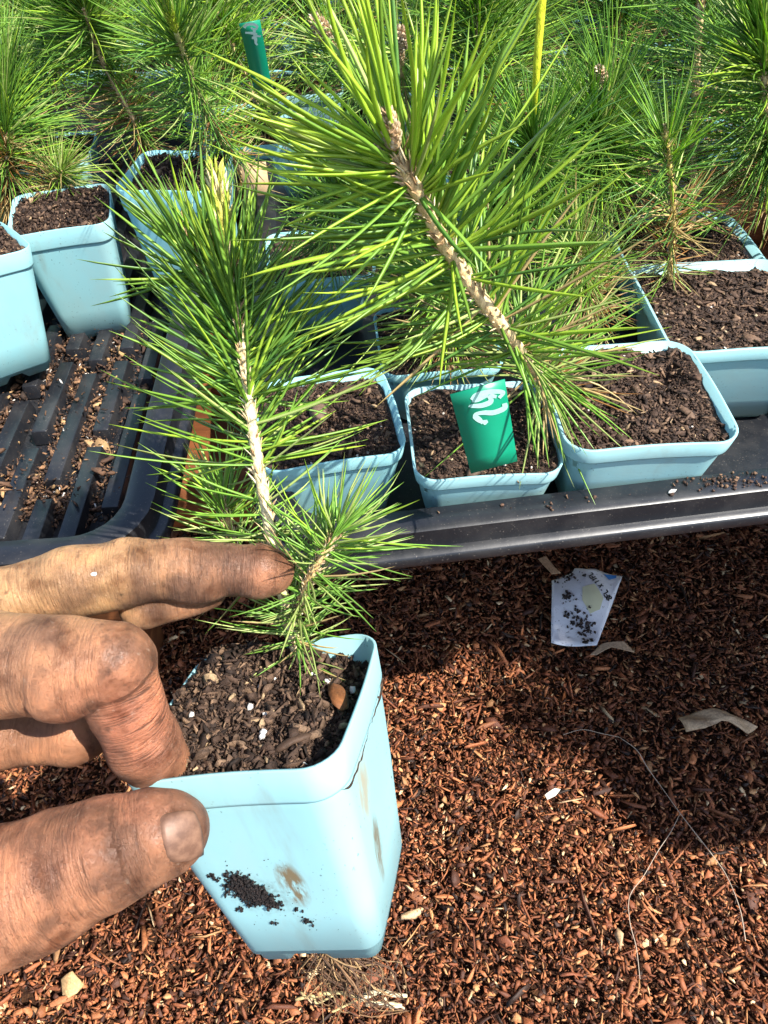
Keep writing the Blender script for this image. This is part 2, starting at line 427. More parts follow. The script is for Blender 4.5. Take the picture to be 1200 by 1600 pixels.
TW, TD = .272, .54
def rim_prof(dp_): return [(.0114 + dp_ * .24, -dp_ + .004), (.0118, -.006), (.0122, -.0008), (.0114, 0), (.0018, 0), (.0006, -.0007), (-.0002, -.009), (-.0035, -.0095), (-.0042, -.0103), (-.0045, -.0140), (-.0040, -.0147), (-.0020, -.0143), (-.0015, -.0108), (.0010, -.0100), (.0016, -.0025), (.0108, -.0016), (.0100 + dp_ * .26, -dp_ + .004)]
RIGHT_FLOOR = .264
def make_tray(name, label, loc, rz, ribs, group, floor=RIGHT_FLOOR):
    t = thing(name, label, "plant tray", loc, rz, group)
    V, F = sweep_rect(TW, TD, .030, rim_prof(TZ - floor))
    me = fast_mesh("rim", V, F, smooth=True)
    o = obj("rim", me, M_TRAY, t)
    bv = o.modifiers.new("edge", 'EDGE_SPLIT'); bv.split_angle = R(50)
    _i = 2 * (.0105 + (TZ - floor) * .25); iw, idp = TW - _i, TD - _i
    mbf = MB()
    pr = rounded_rect(iw, idp, .014); n = len(pr); zf = floor - TZ
    del pr, n
    gx, gy = np.linspace(-iw / 2, iw / 2, 12), np.linspace(-idp / 2, idp / 2, 22)
    gz = zf - .0004
    XX, YY = np.meshgrid(gx, gy); ii = np.arange(21)[:, None] * 12; jj = np.arange(11)[None]
    mbf.add(np.stack([XX, YY, np.full_like(XX, gz)], -1).reshape(-1, 3), [np.stack([ii + jj, ii + jj + 1, ii + 12 + jj + 1, ii + 12 + jj], -1).reshape(-1, 4)])
    mbf.box((-iw / 2, -idp / 2, gz - .0014), (iw / 2, idp / 2, gz - .0004))
    obj("tray_floor", mbf.mesh("tray_floor"), M_TRAY, t)
    if ribs:
        # raised ribs along the depth in a staggered pattern
        shared = {}
        pitch = .0168; nx = int((iw - .012) / pitch)
        for i in range(nx):
            x = -(nx - 1) / 2 * pitch + i * pitch
            y = -idp / 2 + .004
            pat = [[.020, .066, .066, .066], [.058, .092, .058, .092], [.095, .066, .066, .066], [.036, .092, .066, .066]][i % 4]
            kk = 0
            while y < idp / 2 - .03:
                L = min(pat[kk % 4], idp / 2 - .004 - y); kk += 1
                key = round(L, 3)
                if key not in shared:
                    a, b, h = .0041, .0050, .0085
                    Vr = [(-b, 0, 0), (b, 0, 0), (b, L, 0), (-b, L, 0), (-a, .0012, h), (a, .0012, h), (a, L - .0012, h), (-a, L - .0012, h)]
                    mr = MB(); mr.add(Vr, [[[4, 5, 6, 7], [0, 1, 5, 4], [1, 2, 6, 5], [2, 3, 7, 6], [3, 0, 4, 7]]])
                    shared[key] = mr.mesh("rib")
                ro = obj("rib", shared[key], M_TRAY, t, (x, y, zf + .0006))
                if not ro.modifiers:
                    b_ = ro.modifiers.new("soft", 'BEVEL'); b_.width = .0005; b_.segments = 2
                y += L + .011
    return t

# right tray: front lip seen between (640,875) and (1200,800)
a = at(640, 868, TZ - .012); b = at(1200, 800, TZ - .012)
dx = nrm(b - a); ang_r = math.atan2(dx[1], dx[0])
ux = np.array([math.cos(ang_r), math.sin(ang_r), 0]); uy = np.array([-math.sin(ang_r), math.cos(ang_r), 0])
fl = at(418, 893, TZ - .012)
c_r = np.array([*(fl + ux * (TW / 2) + uy * (TD / 2))[:2], TZ])
GT = "black plant trays on the bench"
tray_right = make_tray("plant_tray", "black tray holding the pots with the front green label and the big pine", c_r, ang_r, False, GT)
# left tray: right front corner of the rim seen near (235,800)
ang_l = R(1.0)
ulx = np.array([math.cos(ang_l), math.sin(ang_l), 0]); uly = np.array([-math.sin(ang_l), math.cos(ang_l), 0])
fr = at(222, 868, TZ)
c_l = np.array([*(fr - ulx * (TW / 2) + uly * (TD / 2))[:2], TZ])
tray_left = make_tray("plant_tray", "half empty black tray with bare ribs and spilled soil beside the hand", c_l, ang_l, True, GT, FLOOR_Z)
for cc, rz, lb in ((c_r + ux * (TW + .085) - uy * .150, ang_r, "black tray added out of view at right to shade the mulch"),  # this tray is unseen, added forward of the others to shade the mulch
                   (c_r + uy * (TD + .012), ang_r, "far black tray behind the big pine seedling"),
                   (c_l + uly * (TD + .012), ang_l, "far black tray at the back on the left"),
                   (c_r + ux * (TW + .014) + uy * (TD + .03), ang_r, "far black tray at the back on the right")):
    make_tray("plant_tray", lb, cc, rz, False, GT)

for kb, (yb_, lb_) in enumerate(((.055, "front"), (.30, "middle"), (.52, "rear"), (.80, "far"), (1.02, "farthest"))):
    mk = MB(); q_ = c_r - uy * (TD / 2) + uy * yb_; L0, L1 = -TW / 2 + .01, TW * 1.6
    mk.box((L0, -.012, 0), (L1, .012, RIGHT_FLOOR - .0021 - FLOOR_Z + .0018))
    o_ = obj("wooden_batten", mk.mesh("wooden_batten"), M_WOOD, None, (q_[0], q_[1], FLOOR_Z - .0018)); o_.rotation_euler = (0, 0, ang_r); tag(o_, "%s wooden batten laid under the right hand trays" % lb_, "batten", "wooden battens under the trays")
bench = thing("wooden_bench", "low orange brown wooden bench under the black trays", "bench", (0, .235, 0))
bz = FLOOR_Z - .0018
for i in range(13):
    mw_ = MB(); y0 = .025 + i * .098
    mw_.box((-.95, y0, bz - .016), (1.05, y0 + .086, bz))
    sl = obj("slat", mw_.mesh("slat"), M_WOOD, bench)
for lx in (-.85, -.2, .45, .95):
    for ly in (.08, .60, 1.15):
        ml = MB(); ml.box((lx - .02, ly - .02, 0), (lx + .02, ly + .02, bz - .034)); obj("leg", ml.mesh("leg"), M_WOOD, bench)
for ly in (.08, .60, 1.15):
    ml = MB(); ml.box((-.92, ly - .015, bz - .0335), (1.02, ly + .015, bz - .0165)); obj("cross_rail", ml.mesh("cross_rail"), M_WOOD, bench)

# ------------------------------------------------------------------ pots
PW, PB, PH = .057, .0395, .0716
def pot_loop(w, r, z, n=7, side=9, notch=0.0):
    """rounded square, points also along the sides"""
    P = []; h = w / 2
    for k in range(4):
        a0 = -90 + 90 * k
        c = np.array([(h - r), -(h - r)]); rot = np.array([[math.cos(R(90 * k)), -math.sin(R(90 * k))], [math.sin(R(90 * k)), math.cos(R(90 * k))]])
        for i in range(side):            # along the side
            t = -1 + 2 * (i + .0) / side
            p = rot @ np.array([t * (h - r), -h]); zz = z + (notch if abs(t + .02) < .34 else 0)
            P.append((*p, zz))
        for i in range(n):               # the corner
            a = R(-90 + 90 * i / n); p = rot @ (c + r * np.array([math.cos(a), math.sin(a)])); P.append((*p, z))
    return np.array(P)

def pot_mesh():
    def w(z): return PW + (PB - PW) * (-z / PH)
    def rr(z): return .0092 + (.0046 - .0092) * (-z / PH)
    L = []
    for z, d in ((0.0, -.0002), (-.0003, 0.0), (-.0092, .0002), (-.0099, .0002), (-.01005, -.0007), (-.0108, -.0006), (-.013, -.0006), (-.022, -.0006), (-.036, -.0006), (-.050, -.0006), (-PH + .0058, -.0006), (-PH + .0050, -.0016)):
        L.append(pot_loop(w(z) + 2 * d, rr(z), z))
    L.append(pot_loop(w(-PH) - .0040, .0036, -PH, notch=.0032))
    L.append(pot_loop(w(-PH) - .0054, .0031, -PH + .0002, notch=.0032))
    L.append(pot_loop(w(-PH) - .0054, .0031, -PH + .0030))
    V, F = loft(L[::-1]); n = len(L[0])
    I = [pot_loop(w(z) - 2 * .0009, rr(z) - .0009, z) for z in (0.0, -.03, -PH + .004)]
    V2, F2 = loft(I); F2 = F2 + len(V)
    a = (len(L) - 1) * n; b = len(V)
    j = np.arange(n); lip = np.stack([a + j, a + (j + 1) % n, b + (j + 1) % n, b + j], -1)
    botc = np.arange(n)[::-1][None]
    V = np.concatenate([V, V2])
    inner_floor = (len(V) - n + np.arange(n))[None]
    # hand-made unevenness: thin plastic is never quite flat
    V = V + np.stack([noise3(V, 28, 5), noise3(V, 28, 6), noise3(V, 30, 8) * .35], -1) * .00085
    return fast_mesh("pot_wall", V, [F, F2, lip, botc, inner_floor], smooth=True)
ME_POT = pot_mesh()

SOILC = [(.042, .023, .014), (.070, .040, .025), (.024, .013, .008), (.120, .072, .044), (.20, .125, .075), (.36, .25, .14), (.66, .60, .52)]
def soil_mesh(seed, level=-.007, N=60, crumbs=3800, perl=16, tilt=(0, 0), hollow=None):
    rng = np.random.default_rng(seed)
    hw = (PW + (PB - PW) * (-level / PH)) / 2 - .0009; r = .0080
    g_ = np.linspace(-1, 1, N); U, W_ = np.meshgrid(g_, g_)
    x = U * hw; y = W_ * hw
    cx = np.clip(x, -(hw - r), hw - r); cy = np.clip(y, -(hw - r), hw - r)
    ox, oy = x - cx, y - cy; d = np.hypot(ox, oy); s = np.where(d > 1e-9, np.maximum(np.abs(ox), np.abs(oy)) / np.maximum(d, 1e-9), 1)
    x = cx + ox * s; y = cy + oy * s
    P = np.stack([x, y, np.full_like(x, seed * .37)], -1)
    def hgt(P, x, y):
        z = level + noise3(P, 70, seed) * .0034 + noise3(P, 190, seed + 1) * .0013 + np.abs(noise3(P, 420, seed + 2)) * .0013
        z = z + x * tilt[0] + y * tilt[1]
        if hollow is not None: z = z - hollow[3] * np.exp(-(((x - hollow[0]) ** 2 + (y - hollow[1]) ** 2) / hollow[2] ** 2))
        return z
    z = hgt(P, x, y)
    V = np.stack([x, y, z], -1).reshape(-1, 3)
    i = np.arange(N - 1)[:, None] * N; j = np.arange(N - 1)[None]
    F = np.stack([i + j, i + j + 1, i + N + j + 1, i + N + j], -1).reshape(-1, 4)
    mb = MB(); cc = palette(SOILC[:4], [3, 3, 3, 1], len(V), rng, .2)
    mb.add(V, [F], cc)
    def put(n, smin, smax, alo, ahi, tilt_, pal, wts, up):
        u = rng.uniform(-1, 1, (n, 2)) * (hw - .0012); c = np.clip(u, -(hw - r), hw - r); dd = u - c; dl = np.linalg.norm(dd, axis=1, keepdims=True)
        u = c + dd * np.minimum(1, (r - .001) / np.maximum(dl, 1e-9))
        pz = hgt(np.c_[u, np.full(n, seed * .37)], u[:, 0], u[:, 1])
        pos = np.c_[u, pz + rng.uniform(0, up, n)]
        size = smin + (smax - smin) * rng.beta(1, 3, n)
        scatter(mb, pos, size, size * rng.uniform(.2, .5, n), rng.uniform(alo, ahi, n), tilt_, palette(pal, wts, n, rng), rng, 5)
    put(crumbs, .0005, .0026, .35, 1, .8, SOILC, [4, 4, 4, 2.2, .5, .10, .0], .0014)
    put(crumbs // 5, .0016, .0085, .07, .26, .5, SOILC, [2, 3, 2, 2.5, 1.2, .35, 0], .0020)
    put(perl, .0012, .0026, .7, 1, .8, [SOILC[6], (.45, .36, .22)], [2, 1], .0016)
    return mb.mesh("potting_soil", color=True)
ME_SOIL = [soil_mesh(s, lv, tilt=tl) for s, lv, tl in ((3, -.0045, (0, 0)), (14, -.0050, (.05, .03)), (25, -.0070, (-.04, .05)), (36, -.0035, (.03, -.03)))]

def lump_mesh(name, seed, k=12):
    """an irregular pebble-like lump of unit size"""
    rng = np.random.default_rng(seed)
    t = (1 + 5 ** .5) / 2
    V = nrm(np.array([(-1, t, 0), (1, t, 0), (-1, -t, 0), (1, -t, 0), (0, -1, t), (0, 1, t), (0, -1, -t), (0, 1, -t), (t, 0, -1), (t, 0, 1), (-t, 0, -1), (-t, 0, 1)], float))
    V = V * rng.uniform(.32, .58, (12, 1))
    F = np.array([(0, 11, 5), (0, 5, 1), (0, 1, 7), (0, 7, 10), (0, 10, 11), (1, 5, 9), (5, 11, 4), (11, 10, 2), (10, 7, 6), (7, 1, 8), (3, 9, 4), (3, 4, 2), (3, 2, 6), (3, 6, 8), (3, 8, 9), (4, 9, 5), (2, 4, 11), (6, 2, 10), (8, 6, 7), (9, 8, 1)])
    return fast_mesh(name, V, F)
ME_PERL = [lump_mesh("perlite_grain", s) for s in (1, 2, 3)]

def chunk_mesh(name, seed, L, W_, T, col):
    """a split piece of bark or wood lying flat, long axis X"""
    rng = np.random.default_rng(seed); n = 9; xs = np.linspace(-.5, .5, n)
    prof = np.sqrt(np.clip(1 - (2 * xs) ** 4, .05, 1)); rows = []
    for i, x in enumerate(xs):
        w = prof[i] * W_ * .5; j = rng.uniform(-.12, .12, 6); ca = .25 * T * math.cos(x * 5)
        rows.append([(x * L, -w * (1 + j[0]), ca), (x * L, -w * .55, T * .5 * prof[i] * (1 + j[1]) + ca), (x * L, w * .3, T * .55 * prof[i] * (1 + j[2]) + ca), (x * L, w * (1 + j[3]), ca + T * .1), (x * L, w * .4, -T * .5 * prof[i] + ca), (x * L, -w * .5, -T * .5 * prof[i] + ca)])
    V, F = loft([np.array(r_) for r_ in rows])
    c = np.tile(np.array(col), (len(V), 1)) * rng.uniform(.75, 1.25, (len(V), 1))
    return fast_mesh(name, V, [F, np.arange(6)[::-1][None], (np.arange(6) + 6 * (n - 1))[None]], c)

GP = "pale blue square pots of pine seedlings"
def make_pot(label, center, yaw=0.0, tilt=None, soil=0, scale=1.0, mw=None, mat=None, floor=None):
    """center: the middle of the rim"""
    if mw is None:
        M_ = Matrix.Translation(Vector(center)) @ Matrix.Rotation(yaw, 4, 'Z')
        if tilt: M_ = M_ @ Matrix.Rotation(tilt[0], 4, 'X') @ Matrix.Rotation(tilt[1], 4, 'Y')
        M_ = M_ @ Matrix.Diagonal((scale, scale, (center[2] - floor - .0006) / PH if floor else scale, 1))
    else: M_ = Matrix(mw)
    t = thing("plant_pot", label, "plant pot", group=GP, mw=M_)
    me = ME_POT
    if mat is not None: me = ME_POT.copy(); me.materials.clear()
    obj("pot_wall", me, mat or M_POT, t)
    s_ = obj("potting_soil", soil if not isinstance(soil, int) else ME_SOIL[soil], M_SOIL, t); s_['kind'] = 'stuff'
    return t

def pot_from_front(p0, p1, label, soil=0, tilt=None, z=None, scale=1.0, back=0.0, floor=RIGHT_FLOOR):
    """rim front corners seen at p0, p1; the height follows from the pot's real width"""
    w = PW * (scale or 1)
    if z is not None and scale is None: scale = np.linalg.norm(at(*p0, z) - at(*p1, z)) / PW; w = PW * scale
    if z is None:
        a_, b_ = at(*p0, 0.0), at(*p1, 0.0); z = H - H * w / np.linalg.norm(a_ - b_)
    a_, b_ = at(*p0, z), at(*p1, z); d = nrm(b_ - a_); n_ = np.array([-d[1], d[0], 0])
    c = (a_ + b_) / 2 + n_ * (w / 2 + back)
    return make_pot(label, c, math.atan2(d[1], d[0]), tilt, soil, scale, floor=floor), np.array(c)

# the pot in the hand: pose solved from its seen corners
def rotv(w_):
    th = np.linalg.norm(w_); k = w_ / th; K = np.array([[0, -k[2], k[1]], [k[2], 0, -k[0]], [-k[1], k[0], 0]])
    return np.eye(3) + math.sin(th) * K + (1 - math.cos(th)) * K @ K
RH = rotv(np.array([-.454, -.2437, -.1524])); TH = np.array([-.0362, .0990, .3225])
mwh = np.eye(4); mwh[:3, :3] = RH * 1.03; mwh[:3, 3] = TH
ME_SOIL_HERO = soil_mesh(51, -.0046, N=96, crumbs=9500, perl=0, tilt=(-.195, .02), hollow=(.020, .020, .012, .004))
hero = make_pot("pale blue square pot pinched between thumb and fingers, dirt smeared on its sides", None, soil=ME_SOIL_HERO, mw=mwh, mat=M_POT_HERO)
def HL(p): return RH @ np.asarray(p) + TH

rng = np.random.default_rng(5)
for i in range(22):
    u = rng.uniform(-.020, .022, 2); zz = -.0030 - .195 * u[0] + .02 * u[1]
    s_ = rng.uniform(.0014, .0028)
    o = obj("perlite_grain", ME_PERL[i % 3], M_PERL, hero, mw=Matrix.Translation((u[0], u[1], zz)) @ Matrix.Rotation(rng.uniform(0, 6), 4, 'Z') @ Matrix.Scale(s_, 4))
ch = obj("bark_chip", chunk_mesh("bark_chip", 4, .013, .0055, .0018, (.17, .065, .022)), M_LITTER, hero, mw=Matrix.Translation((.0195, .0050, -.0045)) @ Matrix.Rotation(R(112), 4, 'Z') @ Matrix.Rotation(R(35), 4, 'X'))
ch['label'] = "reddish bark chip leaning on the right wall"
obj("bark_chip", chunk_mesh("bark_chip", 8, .010, .003, .0015, (.06, .035, .022)), M_LITTER, hero, mw=Matrix.Translation((.012, -.012, -.0048)) @ Matrix.Rotation(R(35), 4, 'Z'))
# clod of wet soil stuck to the front wall
mb = MB(); rng = np.random.default_rng(21)
def wallp(x, z, off=0.0):          # point of the front wall, local coordinates
    hw = (PW + (PB - PW) * (-z / PH)) / 2 - .0006
    return np.array([x, -hw - off, z])
pts = []
for k in range(1500):
    t = rng.beta(1.0, 1.9); cx = -.0095 + .0085 * t; cz = -.0372 - .0090 * t
    w_ = .0036 * (1 - .72 * t)
    pts.append(wallp(cx + rng.normal(0, w_ * .55), cz + rng.normal(0, w_ * .75), rng.uniform(0, .0011)))
for (cx, cz) in ((-.0160, -.0335), (-.0150, -.0345), (.0030, -.0480), (.0038, -.0525), (.0044, -.0530), (-.0050, -.053), (-.013, -.047)):
    for k in range(12): pts.append(wallp(cx + rng.normal(0, .0006), cz + rng.normal(0, .0005), rng.uniform(0, .0006)))
for k in range(60): pts.append(wallp(rng.uniform(-.016, .012), rng.uniform(-.058, -.028), 0))
pts = np.array(pts); N = len(pts); sz = np.r_[.0003 + .0012 * rng.beta(1, 2.2, N - 60), rng.uniform(.0002, .0005, 60)]
scatter(mb, pts, sz, sz * .7, rng.uniform(.5, 1, N), 1.5, palette([(.006, .004, .004), (.012, .008, .007), (.02, .012, .01)], [2, 2, 1], N, rng), rng, 5)
cl = obj("soil_clod", mb.mesh("soil_clod", color=True), M_SOIL, hero); cl['kind'] = 'stuff'
# fibrous roots hanging from the drain hole
mb = MB(); rng = np.random.default_rng(9)
def droot(p0, p1, r0, col, wob=.004, n=9):
    P = curve([p0] + [p0 + (p1 - p0) * t + rng.normal(0, wob, 3) for t in (.35, .7)] + [p1], n); mb.tube(P, np.linspace(r0, r0 * .5, n), 5, col)
for k in range(95):
    q0 = dp(rng.uniform(480, 545), rng.uniform(1480, 1500), .212); x1 = rng.uniform(490, 640); y1 = 1500 + (x1 - 470) * .15 + rng.uniform(0, 72)
    droot(q0, dp(x1, y1, rng.uniform(.215, .235)), rng.uniform(.00012, .0003), palette([(.16, .09, .045), (.30, .19, .09), (.09, .05, .03)], [2, 1, 2], 1, rng)[0])
rt = obj("root_tuft", fast_mesh("root_tuft", (np.concatenate(mb.v) - TH) @ RH / 1.03, [np.concatenate(v) for v in mb.f.values()], np.concatenate(mb.c)), M_LITTER, hero); rt['kind'] = 'stuff'
mb = MB()
for (x0, y0, x1, y1, r_) in ((462, 1562, 520, 1556, .0006), (505, 1553, 575, 1566, .0007), (560, 1562, 636, 1556, .0011), (572, 1568, 628, 1571, .0009), (520, 1580, 560, 1567, .0005), (600, 1559, 632, 1576, .0006), (470, 1550, 500, 1566, .0004)):
    droot(dp(x0, y0, .236), dp(x1, y1, .236), r_, (.50, .38, .17) if x0 < 555 else (.66, .55, .34), .0012)
rt = obj("root_tip", fast_mesh("root_tip", (np.concatenate(mb.v) - TH) @ RH / 1.03, [np.concatenate(v) for v in mb.f.values()], np.concatenate(mb.c)), M_LITTER, hero); rt['label'] = "pale straw coloured root ends"

POTS = {}
def P(key, *a, **k): POTS[key] = pot_from_front(*a, **k)
P('P3', (649, 778), (895, 763), "pale blue pot with the green label standing in its soil at the tray front", soil=1, back=.008)
P('P4', (886, 708), (1168, 690), "raised pale blue pot full of bare soil at the right front corner", soil=soil_mesh(61, -.0040, N=80, crumbs=4600, hollow=(.0165, .0125, .0065, .011)), z=.318, scale=None)
P('P2', (404, 742), (640, 706), "pale blue pot with a big bark chunk, behind the held seedling's stem", soil=2)
P('P7', (6, 372), (172, 348), "pale blue pot with bushy brown based seedling in the left tray", soil=3, floor=FLOOR_Z)
P('P8', (172, 298), (328, 300), "pale blue pot just behind the held seedling's crown, bushy leaning pine in it", soil=0, floor=FLOOR_Z)
P('P6', (418, 446), (590, 428), "shaded pale blue pot under the needles of the big pine", soil=1)
P('P5', (1050, 553), (1330, 540), "pale blue pot behind the raised pot at the right picture edge", soil=2, z=.314, scale=None)
# a pot turned on its corner at the left edge
c9 = at(-62, 385, .322); make_pot("bright pale blue pot turned on its corner at the left edge", c9, R(38), (R(-4), R(4)), 0)
P('P10', (372, 142), (470, 152), "far pale blue pot with the far green label in it", soil=1)
P('P11', (300, 128), (366, 122), "small looking shaded blue pot left of the far green label", soil=3, z=.300)
P('P12', (196, 78), (266, 86), "far pale pot behind the bushy pine on the left", soil=2, z=.305)
P('P13', (990, 440), (1215, 430), "greenish shaded pot holding the tall upright pine at the right", soil=2, z=.302, scale=None)
P('P14', (598, 590), (790, 575), "mostly hidden pot behind the front green label", soil=0, z=.300)
o = obj("bark_chip", chunk_mesh("bark_chip", 31, .0125, .0078, .004, (.13, .085, .055)), M_LITTER, POTS['P2'][0], mw=Matrix.Translation((-.002, .006, -.0035)) @ Matrix.Rotation(R(82), 4, 'Z'))
o['label'] = "thick upright grey brown bark chunk"
for (x, y, r_, L) in ((-.010, -.010, 30, .009), (.004, -.016, 70, .008), (.012, .018, 10, .010)):
    obj("bark_chip", chunk_mesh("bark_chip", int(L * 4e3) + int(r_), L, L * .45, .003, (.08, .045, .028)), M_LITTER, POTS['P2'][0], mw=Matrix.Translation((x, y, -.0045)) @ Matrix.Rotation(R(r_), 4, 'Z'))
for (x, y, r_, L, W_) in ((.002, -.006, 55, .014, .0035), (-.006, .010, 10, .012, .004), (.016, -.010, 120, .007, .003)):
    obj("bark_chip", chunk_mesh("bark_chip", int(L * 9e3), L, W_, .002, (.13, .08, .05)), M_LITTER, POTS['P4'][0], mw=Matrix.Translation((x, y, -.0035)) @ Matrix.Rotation(R(r_), 4, 'Z'))
obj("bark_chip", chunk_mesh("bark_chip", 77, .013, .005, .003, (.10, .065, .045)), M_LITTER, POTS['P3'][0], mw=Matrix.Translation((-.003, -.021, -.003)) @ Matrix.Rotation(R(40), 4, 'Z'))

# ------------------------------------------------------------------ needles and seedlings
PROF = {5: np.array([.75, 1.0, 1.0, .92, .70, .06]), 4: np.array([.8, 1, .95, .7, .06]), 7: np.array([.70, .95, 1, 1, .95, .84, .58, .05])}
def needle_block(base, dirn, length, width, bend, seg=5):
    """arrays of needles -> (N, seg+1, 3, 3) vertices; three-sided with a flat face"""
    N = len(base); t = np.linspace(0, 1, seg + 1); dirn = nrm(dirn)
    ref = np.where(np.abs(dirn[:, 2:3]) < .9, np.array([[0, 0, 1.0]]), np.array([[1.0, 0, 0]]))
    s = nrm(np.cross(dirn, ref)); u = np.cross(s, dirn)
    ctr = base[:, None] + dirn[:, None] * (length[:, None] * t)[..., None] + bend[:, None] * (t ** 2)[None, :, None] * length[:, None, None]
    w = width[:, None] * PROF[seg][None] * .5
    ang = np.array([R(90), R(205), R(335)])
    off = w[..., None, None] * (np.cos(ang)[None, None, :, None] * s[:, None, None] + np.sin(ang)[None, None, :, None] * .8 * u[:, None, None])
    return ctr[:, :, None] + off

def needle_faces(N, seg):
    k = (seg + 1) * 3; o = (np.arange(N) * k)[:, None, None]
    i = np.arange(seg)[:, None] * 3; j = np.arange(3)[None]; q = np.stack([i + j, i + (j + 1) % 3, i + 3 + (j + 1) % 3, i + 3 + j], -1).reshape(1, -1, 4)
    return (o + q).reshape(-1, 4)

def perp_frame(T):
    a = np.where(np.abs(T[:, 2:3]) < .9, np.array([[0, 0, 1.0]]), np.array([[1.0, 0, 0]])); s = nrm(np.cross(T, a)); return s, np.cross(s, T)

G_NEW = (.38, .55, .050); G_MID = (.205, .385, .048); G_DEEP = (.115, .265, .046); G_PALE = (.43, .51, .16)
DEAD = (.36, .17, .055); STRAW = (.55, .40, .18); YEL = (.55, .62, .06)

def gen(stem, zones, seed, droop=.18, toward=None, clear=None, lim=.80, keep=None):
    """needles on the stem polyline; zone = (t0,t1,count,ang0,ang1,len0,len1,width,[(colour,weight)...])"""
    rng = np.random.default_rng(seed); S_ = curve(stem, 60); seglen = np.r_[0, np.cumsum(np.linalg.norm(np.diff(S_, axis=0), axis=1))]; seglen /= seglen[-1]
    TG = nrm(np.gradient(S_, axis=0)); B, D, L, W_, BD, CC = [], [], [], [], [], []
    for (t0, t1, cnt, a0, a1, l0, l1, wd, cols) in zones:
        nf = max(1, cnt // 2)
        tt = np.sort(rng.uniform(t0, t1, nf)); phi = np.arange(nf) * 2.39996 + rng.normal(0, .35, nf)
        pos = np.stack([np.interp(tt, seglen, S_[:, k]) for k in range(3)], -1); tan = nrm(np.stack([np.interp(tt, seglen, TG[:, k]) for k in range(3)], -1))
        f = (tt - t0) / max(1e-6, t1 - t0); ang = np.radians(a0 + (a1 - a0) * f + rng.normal(0, 13, nf))
        ln = rng.uniform(l0, l1, nf) * np.where(rng.random(nf) < .18, rng.uniform(.5, .9, nf), 1.0)
        s, u = perp_frame(tan)
        for k in range(2):                                  # two needles to a bundle
            p2 = phi + (k - .5) * .22; a2 = ang + rng.normal(0, .09, nf)
            d = tan * np.cos(a2)[:, None] + (s * np.cos(p2)[:, None] + u * np.sin(p2)[:, None]) * np.sin(a2)[:, None]
            if toward is not None: d = nrm(d + np.asarray(toward) * .25)
            B.append(pos); D.append(d); L.append(ln * rng.uniform(.85, 1.1, nf)); W_.append(np.full(nf, wd) * rng.uniform(.85, 1.15, nf))
            bd = rng.normal(0, .085, (nf, 3)) * rng.choice([.6, 1.0, 2.0], nf, p=[.32, .45, .23])[:, None]; bd[:, 2] -= droop * rng.uniform(.3, 1.2, nf) * np.abs(np.sin(np.arccos(np.clip(d[:, 2], -1, 1))))
            bd += tan * .14
            BD.append(bd)
            pc = np.array([c for c, w in cols]); pw = np.array([w for c, w in cols], float); pw /= pw.sum()
            CC.append(np.clip(pc[rng.choice(len(pc), nf, p=pw)] * rng.uniform(.72, 1.28, (nf, 1)), 0, 1))
    out = [np.concatenate(x) for x in (B, D, L, W_, BD, CC)]
    if clear is not None:                                   # thin out the needles that stand straight towards the viewer's side
        kp = (nrm(out[1]) @ nrm(np.asarray(clear, float))) < lim; out = [x[kp] for x in out]
    if keep is not None: kp = keep(out); out = [x[kp] for x in out]
    return S_, out

def stem_mesh(S_, r0, r1, col0, col1, org, seed, scales=True):
    rng = np.random.default_rng(seed); mb = MB(); n = len(S_); rad = np.linspace(r0, r1, n) * (1 + .10 * rng.normal(0, 1, n).clip(-1, 1))
    V0 = mb.n; mb.tube(S_ - org, rad, 9, None)
    cols = np.repeat(np.linspace(0, 1, n), 9)[:, None]; c = np.array(col0) * (1 - cols) + np.array(col1) * cols
    c = np.r_[c, [col0], [col1]] * rng.uniform(.85, 1.15, (len(c) + 2, 1)); mb.c[-1] = c
    if scales:                                              # papery bract scales and leaf cushions along the stem
        T = nrm(np.gradient(S_, axis=0)); K = int(n * 5.5)
        idx = rng.integers(2, n - 1, K); s, u = perp_frame(T[idx]); ph = np.arange(K) * 2.4
        rd = s * np.cos(ph)[:, None] + u * np.sin(ph)[:, None]
        b = S_[idx] - org + rd * rad[idx][:, None] * .85; d = nrm(T[idx] * .95 + rd * rng.uniform(.12, .55, K)[:, None] + rng.normal(0, .12, (K, 3)))
        ln = rng.uniform(.0012, .0042, K) * r0 / .0016
        blk = needle_block(b, d, ln, rng.uniform(.18, .55, K) * r0, rd * .15, 4)
        cc = palette([(.70, .53, .31), (.50, .33, .17), (.80, .68, .45), (.36, .21, .11)], [2, 1, 1.6, .3], K, rng)
        mb.add(blk.reshape(-1, 3), [needle_faces(K, 4)], np.repeat(cc, 15, 0))
    return mb.mesh("stem", smooth=True, color=True)

def bud_mesh(p, d, L, r, org, seed, cols):
    """a scaly winter bud"""
    rng = np.random.default_rng(seed); d = nrm(np.asarray(d)); mb = MB(); s, u = perp_frame(d[None]); s, u = s[0], u[0]
    t = np.linspace(0, 1, 9); prof = r * np.array([.55, .9, 1.0, .98, .9, .78, .6, .38, .06])
    mb.tube(np.asarray(p) - org + d * (t * L)[:, None], prof, 9, cols[0])
    K = 70; tt = np.sort(rng.uniform(0.02, .93, K)); ph = np.arange(K) * 2.4; rd = s * np.cos(ph)[:, None] + u * np.sin(ph)[:, None]
    pr = np.interp(tt, t, prof)
    blk = needle_block(np.asarray(p) - org + d * (tt * L)[:, None] + rd * pr[:, None] * .82, nrm(d + rd * .30), np.full(K, L * .20), np.full(K, r * .62), rd * .1, 4)
    mb.add(blk.reshape(-1, 3), [needle_faces(K, 4)], np.repeat(palette(cols, np.ones(len(cols)), K, rng), 15, 0))
    return mb.mesh("bud", smooth=True, color=True)

